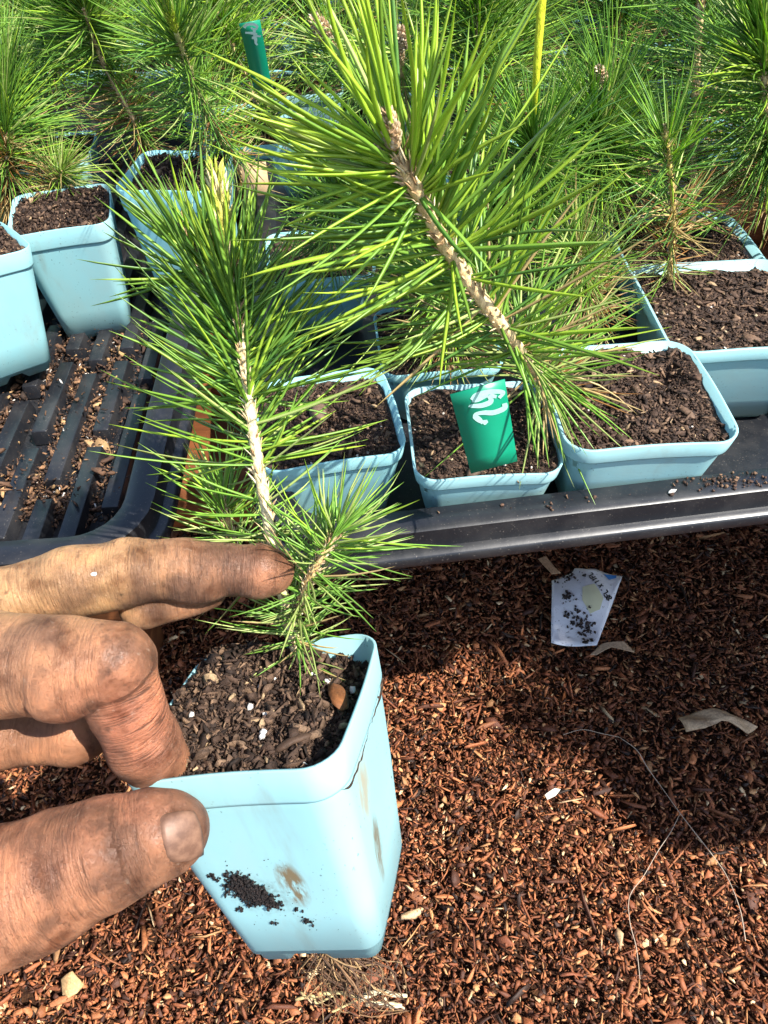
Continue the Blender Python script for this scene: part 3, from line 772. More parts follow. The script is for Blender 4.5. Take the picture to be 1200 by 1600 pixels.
# shared needle pieces for the two seedlings in front
NB = [0.0, .06, .12, .2, .3, .45]
_SH = {}
def shade_key(c):
    best = None
    for nme, col in (("new", G_NEW), ("mid", G_MID), ("deep", G_DEEP), ("pale", G_PALE), ("dead", DEAD), ("straw", STRAW)):
        for k in (.85, 1.1):
            d = np.sum((np.array(col) * k - c) ** 2)
            if best is None or d < best[0]: best = (d, nme + str(k), np.array(col) * k)
    return best[1], best[2]
def unit_needle(bi, ratio, c):
    kn, col = shade_key(c); key = (bi, ratio, kn)
    if key not in _SH:
        blk = needle_block(np.zeros((1, 3)), np.array([[0, 0, 1.0]]), np.ones(1), np.array([ratio]), np.array([[NB[bi], 0, 0]]), 7)
        tcol = np.repeat(np.linspace(0, 1, 8), 3)[:, None]
        cc = col * (1 - .12 * tcol) + np.array([.08, .06, 0]) * (tcol ** 4)
        _SH[key] = fast_mesh("needle", blk.reshape(-1, 3), needle_faces(1, 7), cc)
    return _SH[key]

def shown(P_):
    v = np.asarray(P_) - EYE; d = v @ FW; return 600 + FPX * (v @ RT) / d, 800 - FPX * (v @ UP) / d
BUD_WIN = [(494, 2, 530, 66), (608, 8, 646, 66), (366, 28, 436, 128)]
def off_label(out):
    ok = np.ones(len(out[0]), bool)
    for f in (.4, .6, .8, 1.0):
        x, y = shown(out[0] + nrm(out[1]) * (out[2] * f)[:, None] + out[4] * (out[2] * f * f)[:, None]); ok &= ~((x > 690) & (x < 815) & (y > 590) & (y < 748))
        for (x0, y0, x1, y1) in BUD_WIN: ok &= ~((x > x0) & (x < x1) & (y > y0) & (y < y1))
    ok |= np.random.default_rng(4).random(len(ok)) < .10
    return ok
def needle_objects(t, org, arr, limit):
    B, D, L, W_, BD, CC = arr
    dep = (B + D * L[:, None] * .5 - EYE) @ FW
    mid = B + D * L[:, None] * .5 - EYE; qx = 600 + FPX * (mid @ RT) / dep; qy = 800 - FPX * (mid @ UP) / dep
    score = np.where((qx > -60) & (qx < 1260) & (qy > -60) & (qy < 1660), L * W_ / dep ** 2, 0); order = np.argsort(-score); first = order[:limit]; rest = order[limit:]
    D = nrm(D)
    for i in first:
        d = D[i]; b = BD[i] - d * (BD[i] @ d); bl = np.linalg.norm(b); x = b / bl if bl > 1e-6 else perp_frame(d[None])[0][0]
        y = np.cross(d, x); bi = int(np.argmin(np.abs(np.array(NB) - bl))); ratio = W_[i] / L[i]; rq = min((.012, .018, .024, .032, .042), key=lambda q: abs(q - ratio))
        M_ = np.eye(4); M_[:3, 0] = x * L[i]; M_[:3, 1] = y * L[i]; M_[:3, 2] = d * L[i]; M_[:3, 3] = B[i] - org
        obj("needle", unit_needle(bi, rq, CC[i]), M_NEEDLE, t, mw=M_)
    if len(rest):
        blk = needle_block(B[rest] - org, D[rest], L[rest], W_[rest], BD[rest], 5)
        o = obj("needles", fast_mesh("needles", blk.reshape(-1, 3), needle_faces(len(rest), 5), np.repeat(CC[rest], 18, 0)), M_NEEDLE, t); o['kind'] = 'stuff'

def needle_part(t, org, arr, seg=5):
    x, y = shown(arr[0] + nrm(arr[1]) * (arr[2] * .6)[:, None]); x2, y2 = shown(arr[0] + nrm(arr[1]) * arr[2][:, None])
    kp = ~(((x > 366) & (x < 436) & (y > 28) & (y < 128)) | ((x2 > 366) & (x2 < 436) & (y2 > 28) & (y2 < 128))) | (((arr[0] - EYE) @ FW) > .40)
    for (x0, y0, x1, y1) in BUD_WIN[:2]:
        for xx, yy in ((x, y), (x2, y2)): kp &= ~((xx > x0) & (xx < x1) & (yy > y0) & (yy < y1)) | (((arr[0] - EYE) @ FW) > .37)
    arr = [q[kp] for q in arr]
    B, D, L, W_, BD, CC = arr
    blk = needle_block(B - org, D, L, W_, BD, seg); k = (seg + 1) * 3
    o = obj("needles", fast_mesh("needles", blk.reshape(-1, 3), needle_faces(len(B), seg), np.repeat(CC, k, 0)), M_NEEDLE, t); o['kind'] = 'stuff'
    return o

GS = "pine seedlings in the pots"
TANC, TAND = (.90, .70, .38), (.80, .58, .30)
GREENS = [(G_MID, 4), (G_DEEP, 2.2), (G_NEW, 1.0), (G_PALE, 1.2)]

# --- the big seedling leaning across the middle
base = np.array([*at(872, 606, .305)[:2], .300])
big_stem = [base, dp(800, 530, .222), dp(712, 410, .190), dp(652, 300, .168), dp(618, 240, .160)]
t = thing("pine_seedling", "largest pine seedling, leaning left with bright lime needles and a brown bud", "seedling", base, group=GS)
S_, arr = gen(big_stem, [
    (.93, 1.0, 140, 78, 28, .030, .046, .00132, [(G_NEW, 5), (G_MID, 2), (G_PALE, .6)]),
    (.74, .95, 150, 74, 48, .034, .050, .00130, [(G_NEW, 3), (G_MID, 4), (G_DEEP, .6)]),
    (.48, .76, 140, 88, 62, .030, .050, .00122, [(G_MID, 4), (G_NEW, 1.5), (G_PALE, 1), (STRAW, .3)]),
    (.22, .50, 180, 95, 70, .026, .046, .0010, [(G_MID, 3), (G_PALE, 2), (STRAW, .8)]),
    (.03, .25, 110, 112, 70, .018, .038, .0009, [(G_PALE, 2), (G_MID, 2), (DEAD, 2.2), (STRAW, 2)]), (.0, .14, 90, 125, 80, .012, .026, .0008, [(DEAD, 5), (STRAW, 2)])], 101, .10, clear=EYE - dp(618, 240, .160), keep=off_label)
obj("stem", stem_mesh(S_, .0021, .0017, TANC, TAND, base, 3), M_STEM, t)
d_ = nrm(dp(604, 170, .150) - dp(618, 240, .160))
obj("bud", bud_mesh(dp(616, 232, .159), d_, .0095, .0019, base, 5, [(.66, .48, .29), (.76, .60, .42), (.50, .33, .19)]), M_STEM, t)
obj("bud", bud_mesh(dp(602, 242, .161), nrm(d_ + RT * -.5), .0035, .0013, base, 6, [(.60, .42, .25), (.70, .54, .38)]), M_STEM, t)
needle_objects(t, base, arr, 296)

# --- the seedling in the held pot
base = HL((.003, .0240, -.004))
ht = [base, dp(428, 862, .206), dp(398, 690, .203), dp(377, 540, .200), dp(364, 470, .198), dp(354, 410, .197)]
t = thing("pine_seedling", "pine seedling with a pale scaly stem rooted in the held pot", "seedling", base, group=GS)
S_, arr = gen(ht, [
    (.90, 1.0, 100, 46, 10, .018, .027, .00108, [(G_MID, 3), (G_NEW, 2.5), (G_DEEP, 1)]),
    (.68, .92, 270, 76, 36, .027, .042, .00106, [(G_DEEP, 3.5), (G_MID, 4), (G_NEW, .8)]),
    (.52, .70, 120, 84, 54, .030, .046, .0010, [(G_MID, 4), (G_NEW, 1.5), (G_PALE, .6)]),
    (.30, .54, 44, 88, 70, .022, .034, .0008, [(G_PALE, 2), (G_MID, 3), (STRAW, .3)]),
    (.10, .32, 34, 95, 80, .018, .030, .0007, [(G_PALE, 2), (G_MID, 2), (DEAD, .25)])], 202, .06, clear=EYE - dp(376, 540, .20), lim=.55)
st_ = obj("stem", stem_mesh(S_, .00168, .0012, (.84, .70, .40), (.76, .62, .32), base, 13), M_STEM, t)
obj("bud", bud_mesh(dp(354, 412, .197), nrm(dp(338, 276, .192) - dp(354, 412, .197)), .0240, .0022, base, 15, [(.62, .58, .14), (.74, .62, .34), (.50, .56, .08)]), M_STEM, t)
# a second leader on the left, brown and scaly
S2 = [dp(365, 475, .199), dp(325, 430, .198), dp(300, 395, .196)]
S2_, arr2 = gen(S2, [(.5, 1.0, 56, 66, 24, .024, .036, .00105, [(G_DEEP, 2), (G_MID, 4), (G_NEW, 1.4)])], 203, .06)
obj("side_shoot", stem_mesh(S2_, .0013, .0011, (.56, .36, .16), (.48, .30, .14), base, 17), M_STEM, t)
obj("bud", bud_mesh(dp(300, 398, .196), nrm(dp(284, 335, .192) - dp(300, 398, .196)), .0105, .0013, base, 19, [(.60, .42, .22), (.70, .54, .34)]), M_STEM, t)
# two pale basal shoots
SHB = [([dp(462, 965, .212), dp(490, 890, .200), dp(530, 828, .196)], 92, "b"), ([dp(425, 905, .222), dp(372, 860, .226), dp(345, 775, .226)], 84, "c")]
arrs = [arr, arr2]
for pts_, cnt, _ in SHB:
    S3, a3 = gen(pts_, [(.72, 1.0, cnt, 84, 24, .015, .026, .00075, [((.22, .42, .06), 4), (G_PALE, 2), (G_NEW, 1)]), (.05, .7, int(cnt * .9), 90, 66, .014, .026, .0007, [((.20, .38, .06), 4), (G_PALE, 2), (STRAW, .5)])], 300 + cnt, .05)
    obj("side_shoot", stem_mesh(S3, .0013, .0009, (.66, .46, .20), (.60, .44, .20), base, cnt), M_STEM, t)
    arrs.append(a3)
S4, a4 = gen([HL((.004, .023, -.006)), HL((.007, .021, .014))], [(.1, 1, 90, 95, 60, .012, .026, .0007, [((.21, .40, .06), 4), (G_PALE, 2), (STRAW, 1)])], 340, .35); arrs.append(a4)
needle_objects(t, base, [np.concatenate(q) for q in zip(*arrs)], 296)

# --- the others
def seedling(label, pts_, n, L, wd=.0009, cols=GREENS, seed=0, r=.0016, droop=.15, dead=0, bud=None, stemc=(TANC, TAND), lo=.30, seg=5, clear=False):
    base = np.asarray(pts_[0], float)
    t = thing("pine_seedling", label, "seedling", base, group=GS)
    n = int(n * 1.55); dead = int(dead * 1.6)
    z = [(.86, 1.0, int(n * .30), 62, 12, L * .7, L, wd, cols), (.55, .9, int(n * .42), 74, 50, L * .75, L * 1.1, wd, cols), (lo, .58, int(n * .28), 92, 66, L * .6, L, wd * .9, cols + [(STRAW, .5)])]
    if dead: z.append((.02, .5, dead, 118, 70, L * .4, L * .8, wd * .75, [(DEAD, 2), (STRAW, 2), (G_PALE, .7)]))
    S_, arr = gen(pts_, z, seed, droop, clear=(EYE - np.asarray(pts_[-1])) if clear else None, lim=clear if isinstance(clear, float) else .45)
    obj("stem", stem_mesh(S_, r, r * .75, stemc[0], stemc[1], base, seed), M_STEM, t)
    needle_part(t, base, arr, seg)
    if bud:
        d_ = nrm(np.asarray(pts_[-1]) - np.asarray(pts_[-2]))
        obj("bud", bud_mesh(pts_[-1], d_, bud[0], bud[1], base, seed, bud[2]), M_STEM, t)
    return t
BROWN = [(.74, .58, .38), (.84, .72, .52), (.60, .42, .26)]
LIME = [(.46, .60, .05), (.60, .66, .10), (.40, .52, .05)]
def Zp(px, py, z): return at(px, py, z)
SZ = .300
seedling("bushy pine with a dense browned base in the left edge pot", [Zp(18, 325, SZ), Zp(10, 230, .335), Zp(5, 120, .365)], 620, .048, seed=31, dead=360)
seedling("small bright tuft of needles beside the browned seedling at left", [Zp(70, 318, SZ), Zp(98, 268, .322)], 190, .030, .0007, [((.24, .40, .05), 3), (G_PALE, 2), (STRAW, 1.2)], 32, .001, dead=150, droop=.3)
seedling("bushy pine with an orange tan stem leaning left behind the held seedling", [Zp(236, 244, SZ), Zp(204, 178, .330), Zp(160, 95, .362), Zp(130, 10, .395)], 760, .046, seed=33, r=.0020, dead=150, droop=.04, lo=.14, clear=.86, stemc=((.84, .56, .30), (.74, .52, .30)))
seedling("thin leaning pine with a bare pale stem and yellow growing tip", [Zp(392, 300, SZ), Zp(350, 225, .335), Zp(308, 140, .372), Zp(275, 50, .405)], 360, .044, seed=34, r=.0017, dead=90, lo=.22, clear=.84, droop=.05, bud=(.020, .0015, LIME), stemc=((.84, .66, .38), (.60, .60, .22)))
seedling("pine with a mass of dead orange needles above the far green label", [Zp(372, 112, SZ), Zp(366, 30, .345), Zp(362, -60, .385)], 150, .045, seed=35, dead=150, stemc=((.62, .36, .15), (.5, .33, .16)))
seedling("far pine with a tan scaly bud left of the big seedling", [Zp(590, 175, SZ), Zp(540, 100, .352), Zp(514, 62, .372)], 330, .050, seed=36, clear=True, bud=(.026, .0042, BROWN))
seedling("far pine with a tan bud directly above the big seedling", [Zp(640, 205, SZ), Zp(628, 110, .360), Zp(626, 72, .385)], 330, .050, seed=37, clear=True, bud=(.026, .0040, BROWN))
yb = [Zp(852, 420, SZ), Zp(842, 320, .345), Zp(834, 225, .385)]
t = seedling("pine with one long bare yellow green shoot rising behind the big seedling", yb, 300, .046, seed=38, cols=[(G_DEEP, 4), (G_MID, 4), (G_PALE, .5)])
_b = np.asarray(yb[0]); mb = MB(); Sx = curve([yb[-1], Zp(837, 130, .410), Zp(848, -20, .438)], 14)
mb.tube(Sx - _b, np.linspace(.0010, .0016, 14), 9, (.56, .62, .03)); obj("shoot", mb.mesh("shoot", smooth=True, color=True), M_STEM, t)
seedling("dark green pine with a brown tipped leader right of the yellow shoot", [Zp(1005, 270, SZ), Zp(970, 200, .345), Zp(942, 125, .385)], 360, .050, seed=39, cols=[(G_DEEP, 5), (G_MID, 4)], dead=50, clear=True, bud=(.014, .0024, BROWN))
seedling("tall upright pine with a straight tan stem at the right", [Zp(1082, 350, .305), Zp(1084, 200, .350), Zp(1094, 20, .40), Zp(1100, -60, .42)], 340, .054, .00095, seed=40, r=.0021, dead=240, lo=.10, droop=.04, clear=True, cols=[(G_DEEP, 4), (G_MID, 5), (G_PALE, .6)])
seedling("small lone pine with a sparse stem in front of the tall upright one", [Zp(1046, 436, .312), Zp(1052, 330, .346), Zp(1041, 222, .380)], 100, .036, .0008, seed=41, r=.0014, dead=90, lo=.06, bud=(.008, .0016, [(.66, .58, .20), (.72, .56, .30)]), stemc=((.70, .50, .18), (.60, .52, .14)))
seedling("dense pine filling the gap behind the browned seedling at the far left", [Zp(95, 175, SZ), Zp(80, 100, .335), Zp(60, 20, .37)], 480, .050, seed=51, dead=80)
seedling("pine with long lax needles behind the raised pot and the tall upright pine", [Zp(955, 345, SZ), Zp(945, 270, .335), Zp(930, 200, .365)], 420, .048, .0009, seed=52, dead=160)
seedling("pine at the right edge behind the tall upright one", [Zp(1215, 330, SZ), Zp(1200, 200, .36), Zp(1190, 60, .40)], 520, .054, seed=42, dead=90)
seedling("low pine under the big seedling, half its needles straw coloured", [Zp(760, 480, SZ), Zp(775, 400, .330), Zp(780, 330, .355)], 300, .040, .0008, [(G_MID, 3), (G_PALE, 2), (G_DEEP, 2), (STRAW, .8)], 43, dead=130)
seedling("low bushy pine left under the big seedling's crown", [Zp(655, 470, SZ), Zp(640, 390, .332), Zp(620, 320, .360)], 320, .042, .0008, [(G_MID, 3), (G_DEEP, 4), (STRAW, .3)], 44, dead=110)
seedling("low tangled pine with many straw needles just behind the front label pot", [Zp(705, 545, .302), Zp(700, 480, .325), Zp(690, 430, .345)], 250, .036, .0008, [(G_MID, 3), (G_PALE, 3), (G_NEW, 1.5), (STRAW, 1)], 49, droop=.22, dead=150)
seedling("dark low pine beside the shaded pot under the big seedling", [Zp(500, 410, SZ), Zp(520, 350, .335), Zp(530, 290, .36)], 230, .040, .0008, [(G_MID, 2), (G_DEEP, 5)], 45, dead=50)
seedling("mossy short pine between the raised pot and the big stem", [Zp(930, 500, .302), Zp(915, 440, .325), Zp(900, 390, .345)], 210, .036, .0007, [(G_MID, 3), (G_PALE, 3), (STRAW, 1)], 46, dead=120)
# unseen pots and tall pines added on the forward right tray, shading the mulch
cR = c_r + ux * (TW + .085) - uy * .150
for i, (du, dv) in enumerate(((-.095, -.225), (-.030, -.228), (-.095, -.160), (.035, -.220), (-.03, -.160))):
    q = cR + ux * du + uy * dv; q = np.array([q[0], q[1], SZ])
    make_pot("unseen pale blue pot added on the shade casting right tray, %s of five" % ["first", "second", "third", "fourth", "fifth"][i], (q[0], q[1], .3075), .05 * i, soil=i % 4, floor=RIGHT_FLOOR)
    seedling("unseen tall pine added at right to shade the mulch, %s of five" % ["first", "second", "third", "fourth", "fifth"][i], [q, q + [.004, -.004, .07], q + [.012 - .006 * i, -.010, .15]], 300, .050, .0011, seed=700 + i, seg=4, dead=40, lo=.12)
# rows further back: their own place, lean and needles
rng = np.random.default_rng(77); k = 0
rows = []
for y_ in (.47, .555, .64, .73, .83, .94):
    for x_ in np.arange(-y_ * .62 - .03, y_ * .66 + .03, .079):
        rows.append((x_ + rng.normal(0, .010), y_ + rng.normal(0, .010), (.47, .555, .64, .73, .83, .94).index(y_)))
far_pos = []; far_row = []
done = [np.asarray(o.location)[:2] for o in bpy.data.objects if o.name.startswith("pine_seedling")]
for (x_, y_, rw) in rows:
    if min(np.hypot(d[0] - x_, d[1] - y_) for d in done) < .045: continue
    if y_ < .53 and x_ < .0: continue
    far_pos.append((x_, y_)); far_row.append(rw)
FARL = "green pine seedling"
ORD = "first second third fourth fifth sixth seventh eighth ninth tenth eleventh twelfth thirteenth fourteenth fifteenth sixteenth seventeenth eighteenth nineteenth twentieth".split()
def row_place(i):
    r_ = [j for j in range(len(far_pos)) if far_row[j] == far_row[i]]; return ", %s back row, %s from the left" % (ORD[far_row[i]], ORD[sorted(r_, key=lambda j: far_pos[j][0]).index(i)])
pool = []
for i, (x_, y_) in enumerate(far_pos):
    hh = rng.uniform(.080, .125); ln = rng.normal(0, .022, 2)
    if i < 14:
        b0 = np.array([x_, y_, SZ]); mid = b0 + [ln[0] * .5, ln[1] * .5, hh * .5]; tp = b0 + [ln[0], ln[1], hh]
        t = seedling(FARL, [b0, mid, tp], int(rng.integers(430, 560)), rng.uniform(.050, .064), .0010, [GREENS, [(G_DEEP, 3), (G_MID, 4)], [(G_MID, 4), (G_NEW, 1.5), (G_PALE, 1)]][i % 3], 500 + i, dead=50, seg=4, lo=.10, bud=(.012, .0020, BROWN) if i % 3 == 0 else None)
        pool.append(t)
    else:
        src = pool[i % 14]; t = src.copy(); COL.objects.link(t); t.location = (x_, y_, SZ); t.rotation_euler = (0, 0, rng.uniform(0, 6.28)); s_ = rng.uniform(.9, 1.12); t.scale = (s_, s_, s_)
        for chd in list(src.children):
            c_ = chd.copy(); COL.objects.link(c_); c_.parent = t
    t['group'] = "pine seedlings in the crowded back rows"; t['label'] = FARL + row_place(i)
# a pot under each of them, the first one made and copied
srcp = None
for i, (x_, y_) in enumerate(far_pos):
    yw = rng.normal(0, .12)
    if srcp is None:
        srcp = make_pot("pale blue pot hidden among the needles of the back rows", (x_, y_, .3075), yw, soil=1, floor=RIGHT_FLOOR); pt = srcp
    else:
        pt = srcp.copy(); COL.objects.link(pt); pt.matrix_world = Matrix.Translation((x_, y_, .3075)) @ Matrix.Rotation(yw, 4, 'Z') @ Matrix.Diagonal((1, 1, (.3075 - RIGHT_FLOOR - .0006) / PH, 1))
        for chd in list(srcp.children):
            c_ = chd.copy(); COL.objects.link(c_); c_.parent = pt
    pt['group'] = "pale blue pots of the back rows"; pt['label'] = "pale blue pot among needles" + row_place(i)

# ------------------------------------------------------------------ green labels
def ribbon(mb, pts2, w, n=22):
    c = curve(np.c_[np.asarray(pts2, float), np.zeros(len(pts2))], n)[:, :2]; T = nrm(np.gradient(c, axis=0)); N_ = np.c_[-T[:, 1], T[:, 0]]
    ww = w * (.42 + .10 * np.sin(np.linspace(0, 5, n)))
    V = np.concatenate([np.c_[c + N_ * ww[:, None], np.zeros(n)], np.c_[c - N_ * ww[:, None], np.zeros(n)]])
    i = np.arange(n - 1); mb.add(V, [np.stack([i, i + n, i + n + 1, i + 1], -1)])

def plant_label(label, q, ink, W_, L_, glyphs, lw):
    """q: four seen corners (top left, top right, bottom right, bottom left) with depths"""
    tl, tr, br, bl = [dp(*c) for c in q]
    x = nrm(tr - tl); dn = (br + bl) / 2 - (tl + tr) / 2; dn = nrm(dn); x = nrm(x - dn * (x @ dn)); nz = np.cross(x, -dn)
    c = (tl + tr) / 2; M_ = np.eye(4); M_[:3, 0] = x; M_[:3, 1] = -dn; M_[:3, 2] = nz; M_[:3, 3] = c
    t = thing("plant_label", label, "plant label", mw=M_)
    mb = MB(); n = 6; w = W_ / 2
    V = []
    for i in range(n + 1):
        y = -L_ * i / n; bow = .0005 * (i / n) ** 2
        V += [(-w * (1 - .10 * i / n), y, bow), (w * (1 - .06 * i / n), y, bow), (w * (1 - .06 * i / n), y, bow - .0005), (-w * (1 - .10 * i / n), y, bow - .0005)]
    F = [];
    for i in range(n):
        for j in range(4): F.append((i * 4 + j, i * 4 + 4 + j, i * 4 + 4 + (j + 1) % 4, i * 4 + (j + 1) % 4))
    mb.add(V, [np.array(F)[:, ::-1], np.array([[0, 1, 2, 3]])[:, ::-1], np.array([[0, 1, 2, 3]]) + n * 4])
    me = mb.mesh("label_strip"); obj("label_strip", me, M_TAG, t)
    for nm, g_ in glyphs:
        mg = MB()
        for s_ in g_: ribbon(mg, [(u * W_ - w, -v * W_ ) for u, v in s_], lw * W_)
        me = mg.mesh("handwriting"); V = np.empty(len(me.vertices) * 3); me.vertices.foreach_get("co", V); V = V.reshape(-1, 3)
        V[:, 2] = .00018 + .0005 * (V[:, 1] / L_) ** 2; me.vertices.foreach_set("co", V.ravel()); me.update()
        o = obj("handwriting", me, ink, t)
    return t
# (u across 0..1, v down in widths) read off the label's own face
NEAR = [("loop", [[(.36, .22), (.46, .15), (.72, .16), (.93, .24), (.84, .33)], [(.36, .22), (.48, .24), (.66, .21)], [(.66, .30), (.72, .26), (.80, .29)], [(.70, .30), (.66, .37), (.50, .385), (.33, .34), (.30, .36)]]),
        ("zed", [[(.92, .47), (.90, .57), (.70, .60), (.52, .545), (.38, .53), (.34, .58)], [(.34, .56), (.42, .68), (.47, .76)], [(.47, .76), (.56, .74)]])]
plant_label("green plastic label with pale handwriting in the front middle pot", [(703, 612, .217), (789, 598, .217), (803, 716, .236), (737, 735, .234)], M_INK, .0166, .030, NEAR, .105)
FAR = [("three", [[(.30, .20), (.22, .14), (.35, .07), (.62, .10), (.80, .24), (.74, .38), (.58, .34), (.52, .24)], [(.66, .38), (.60, .56), (.42, .52), (.20, .46)]]),
       ("en", [[(.72, .60), (.62, .72), (.90, .80)], [(.46, .78), (.62, .86), (.60, 1.10), (.66, 1.22)]])]
plant_label("green plastic label with white handwriting in the far pot at top left", [(374, 39, .360), (406, 31, .360), (424, 128, .395), (394, 132, .395)], M_INK_BRIGHT, .0105, .040, FAR, .15)

# ------------------------------------------------------------------ loose bits
GB = None
card = thing("cardboard_piece", "tan cardboard scrap standing behind the held seedling's tip", "cardboard", at(402, 300, .31))
mb = MB(); mb.box((-.0075, 0, -.002), (.0075, .0008, .016)); o = obj("panel", mb.mesh("panel"), M_CARD, card); o.rotation_euler = (R(-25), 0, R(6))

# spilled soil in the left tray
rng = np.random.default_rng(66); mb = MB()
Lm = np.array(tray_left.matrix_world) if False else np.array(Matrix.Translation(Vector(c_l)) @ Matrix.Rotation(ang_l, 4, 'Z'))
def tray_xy(p):  # photo point -> tray floor point
    return at(p[0], p[1], FLOOR_Z + .002)
def spill(N, cx, cy, sx, sy, smin, smax, pal, w, zz):
    pos = np.array([at(cx + rng.normal(0, sx), cy + rng.normal(0, sy), FLOOR_Z) for _ in range(N)]); pos[:, 2] = FLOOR_Z + .001 + rng.uniform(0, zz, N)
    ok = (pos[:, 0] < c_l[0] + TW / 2 - .021) & (pos[:, 1] > c_l[1] - TD / 2 + .021); pos = pos[ok]; N = len(pos)
    up = rng.random(N) < .05; pos[up, 2] += .0088
    size = smin + (smax - smin) * rng.beta(1, 2.6, N)
    scatter(mb, pos, size, size * rng.uniform(.08, .25, N), rng.uniform(.10, .6, N), .5, palette(pal, w, N, rng), rng, 5)
SP = [(.06, .032, .02), (.13, .07, .04), (.03, .018, .012), (.24, .13, .065), (.42, .26, .12), (.66, .62, .56)]
for c in ((20, 780, 40, 18), (60, 760, 30, 20), (150, 660, 14, 40), (140, 720, 14, 40), (100, 700, 12, 30), (185, 770, 18, 40), (40, 600, 40, 30), (15, 660, 18, 25), (90, 590, 20, 25), (75, 545, 30, 14), (180, 600, 10, 40), (190, 540, 25, 30), (230, 640, 10, 30), (130, 620, 10, 20), (10, 800, 30, 12), (110, 800, 30, 12)):
    spill(520, *c, .0006, .0065, SP, [3, 3, 2, 1.6, .5, .16], .005)
    spill(22, *c, .006, .015, SP, [2, 4, 1, 2, .8, 0], .005)
tag(obj("spilled_soil", mb.mesh("spilled_soil", color=True), M_SOIL), "spilled soil and bark lying between the ribs of the left tray", kind='stuff')
def lump(name, label, cat, p, s, mat, mesh=None, rz=0.0):
    o = obj(name, (mesh or ME_PERL[0]).copy() if mat is not M_PERL else (mesh or ME_PERL[0]), None, None)
    if mat is not M_PERL: o.data.materials.clear()
    if not o.data.materials: o.data.materials.append(mat)
    o.matrix_world = Matrix.Translation(Vector(p)) @ Matrix.Rotation(rz, 4, 'Z') @ Matrix.Diagonal((*s, 1)); return tag(o, label, cat)
p_ = at(1050, 768, TZ + .0006)
lump("seed_husk", "pale seed husk lying on the front rim of the right tray", "seed", p_, (.0048, .0022, .0018), M_PERL, ME_PERL[1], .3)

mb = MB(); rng = np.random.default_rng(71)
q = np.array([at(rng.normal(1140, 45), rng.normal(752, 9), TZ + .0006) for _ in range(150)] + [at(rng.uniform(640, 1200), rng.uniform(772, 800), TZ + .0006) for _ in range(50)])
loc = (q - c_r) @ np.array([ux, uy]).T; q = q[(loc[:, 1] > -TD / 2 + .0022) & (loc[:, 1] < -TD / 2 + .0108)]
sz = rng.uniform(.0004, .0022, len(q)); scatter(mb, q, sz, sz * .4, rng.uniform(.25, .9, len(q)), .4, palette([(.05, .028, .018), (.10, .055, .035), (.2, .12, .07)], [2, 2, 1], len(q), rng), rng, 5)
tag(obj("soil_crumbs", mb.mesh("soil_crumbs", color=True), M_SOIL), "dry soil crumbs lying along the front rim of the right tray", kind='stuff')
# things lying on the mulch
def sheet(name, label, cat, pts_img, z0, mat, bow, n=10, thick=.0004, top=None, col=None):
    """a flat scrap: outline seen in the photo set on the mulch, its inside bowed"""
    pts_ = np.array([at(x, y, z0) for x, y in pts_img]); c = pts_.mean(0); ring = [pts_]
    rr_ = np.linspace(1, 0, n)
    V = [];
    for s in rr_[:-1]:
        q = c + (pts_ - c) * s; q[:, 2] = z0 + bow(q[:, 0] - c[0], q[:, 1] - c[1]); V.append(q)
    k = len(pts_); Va, F = loft(V); Va = np.concatenate([Va, [[c[0], c[1], z0 + float(bow(np.zeros(1), np.zeros(1))[0])]]])
    fan = np.array([[(n - 2) * k + i, (n - 2) * k + (i + 1) % k, len(Va) - 1] for i in range(k)])
    cols = None if col is None else np.tile(col, (len(Va), 1)) * RNG.uniform(.8, 1.2, (len(Va), 1))
    me = fast_mesh(name, Va - c, [F, fan], cols, smooth=True)
    o = obj(name, me, mat, None, tuple(c)); sd = o.modifiers.new("thick", 'SOLIDIFY'); sd.thickness = thick; sd.offset = 0
    return tag(o, label, cat), c
def dens(P_, m_=5):
    P_ = list(P_); out = []
    for a_, b_ in zip(P_, P_[1:] + P_[:1]):
        for i in range(m_): out.append((a_[0] + (b_[0] - a_[0]) * i / m_, a_[1] + (b_[1] - a_[1]) * i / m_))
    return out
PZ = .024
pk, pc = sheet("paper_packet", "torn white packet printed with black lettering lying on the mulch", "packet",
    dens([(863, 903), (893, 897), (898, 889), (915, 891), (930, 887), (974, 896), (957, 943), (932, 1010), (908, 1007), (863, 998), (862, 950)]), PZ, M_FILM, lambda x, y: .0035 * np.sin(x * 110 + 1) + .003 * np.cos(y * 90), thick=.0005)
def on_packet(pts_img, name, mat, dz):
    P_ = np.array([at(x, y, PZ + .0) for x, y in pts_img]); x = P_[:, 0] - pc[0]; y = P_[:, 1] - pc[1]
    P_[:, 2] = PZ + .0035 * np.sin(x * 110 + 1) + .003 * np.cos(y * 90) + dz
    return P_ - pc
def pk_patch(pts_img, name, mat, dz):
    d = dens(pts_img, 4); P_ = on_packet(d, name, mat, dz); c = P_.mean(0)
    q = on_packet([np.mean(pts_img, 0)], name, mat, dz)[0]; k = len(P_)
    Q = np.concatenate([P_, on_packet([np.array(p) * .5 + np.mean(pts_img, 0) * .5 for p in d], name, mat, dz), [q]])
    i = np.arange(k); me = fast_mesh(name, Q, [np.stack([i, (i + 1) % k, (i + 1) % k + k, i + k], -1), np.stack([i + k, (i + 1) % k + k, np.full(k, 2 * k)], -1)])
    return obj(name, me, mat, pk)
pk_patch([(908, 925), (927, 919), (941, 940), (936, 957), (921, 963), (908, 944)], "yellowed_patch", M_YEL, .0007)
pk_patch([(944, 894), (965, 894), (964, 899), (952, 904)], "blue_print", M_BLUE, .0007)
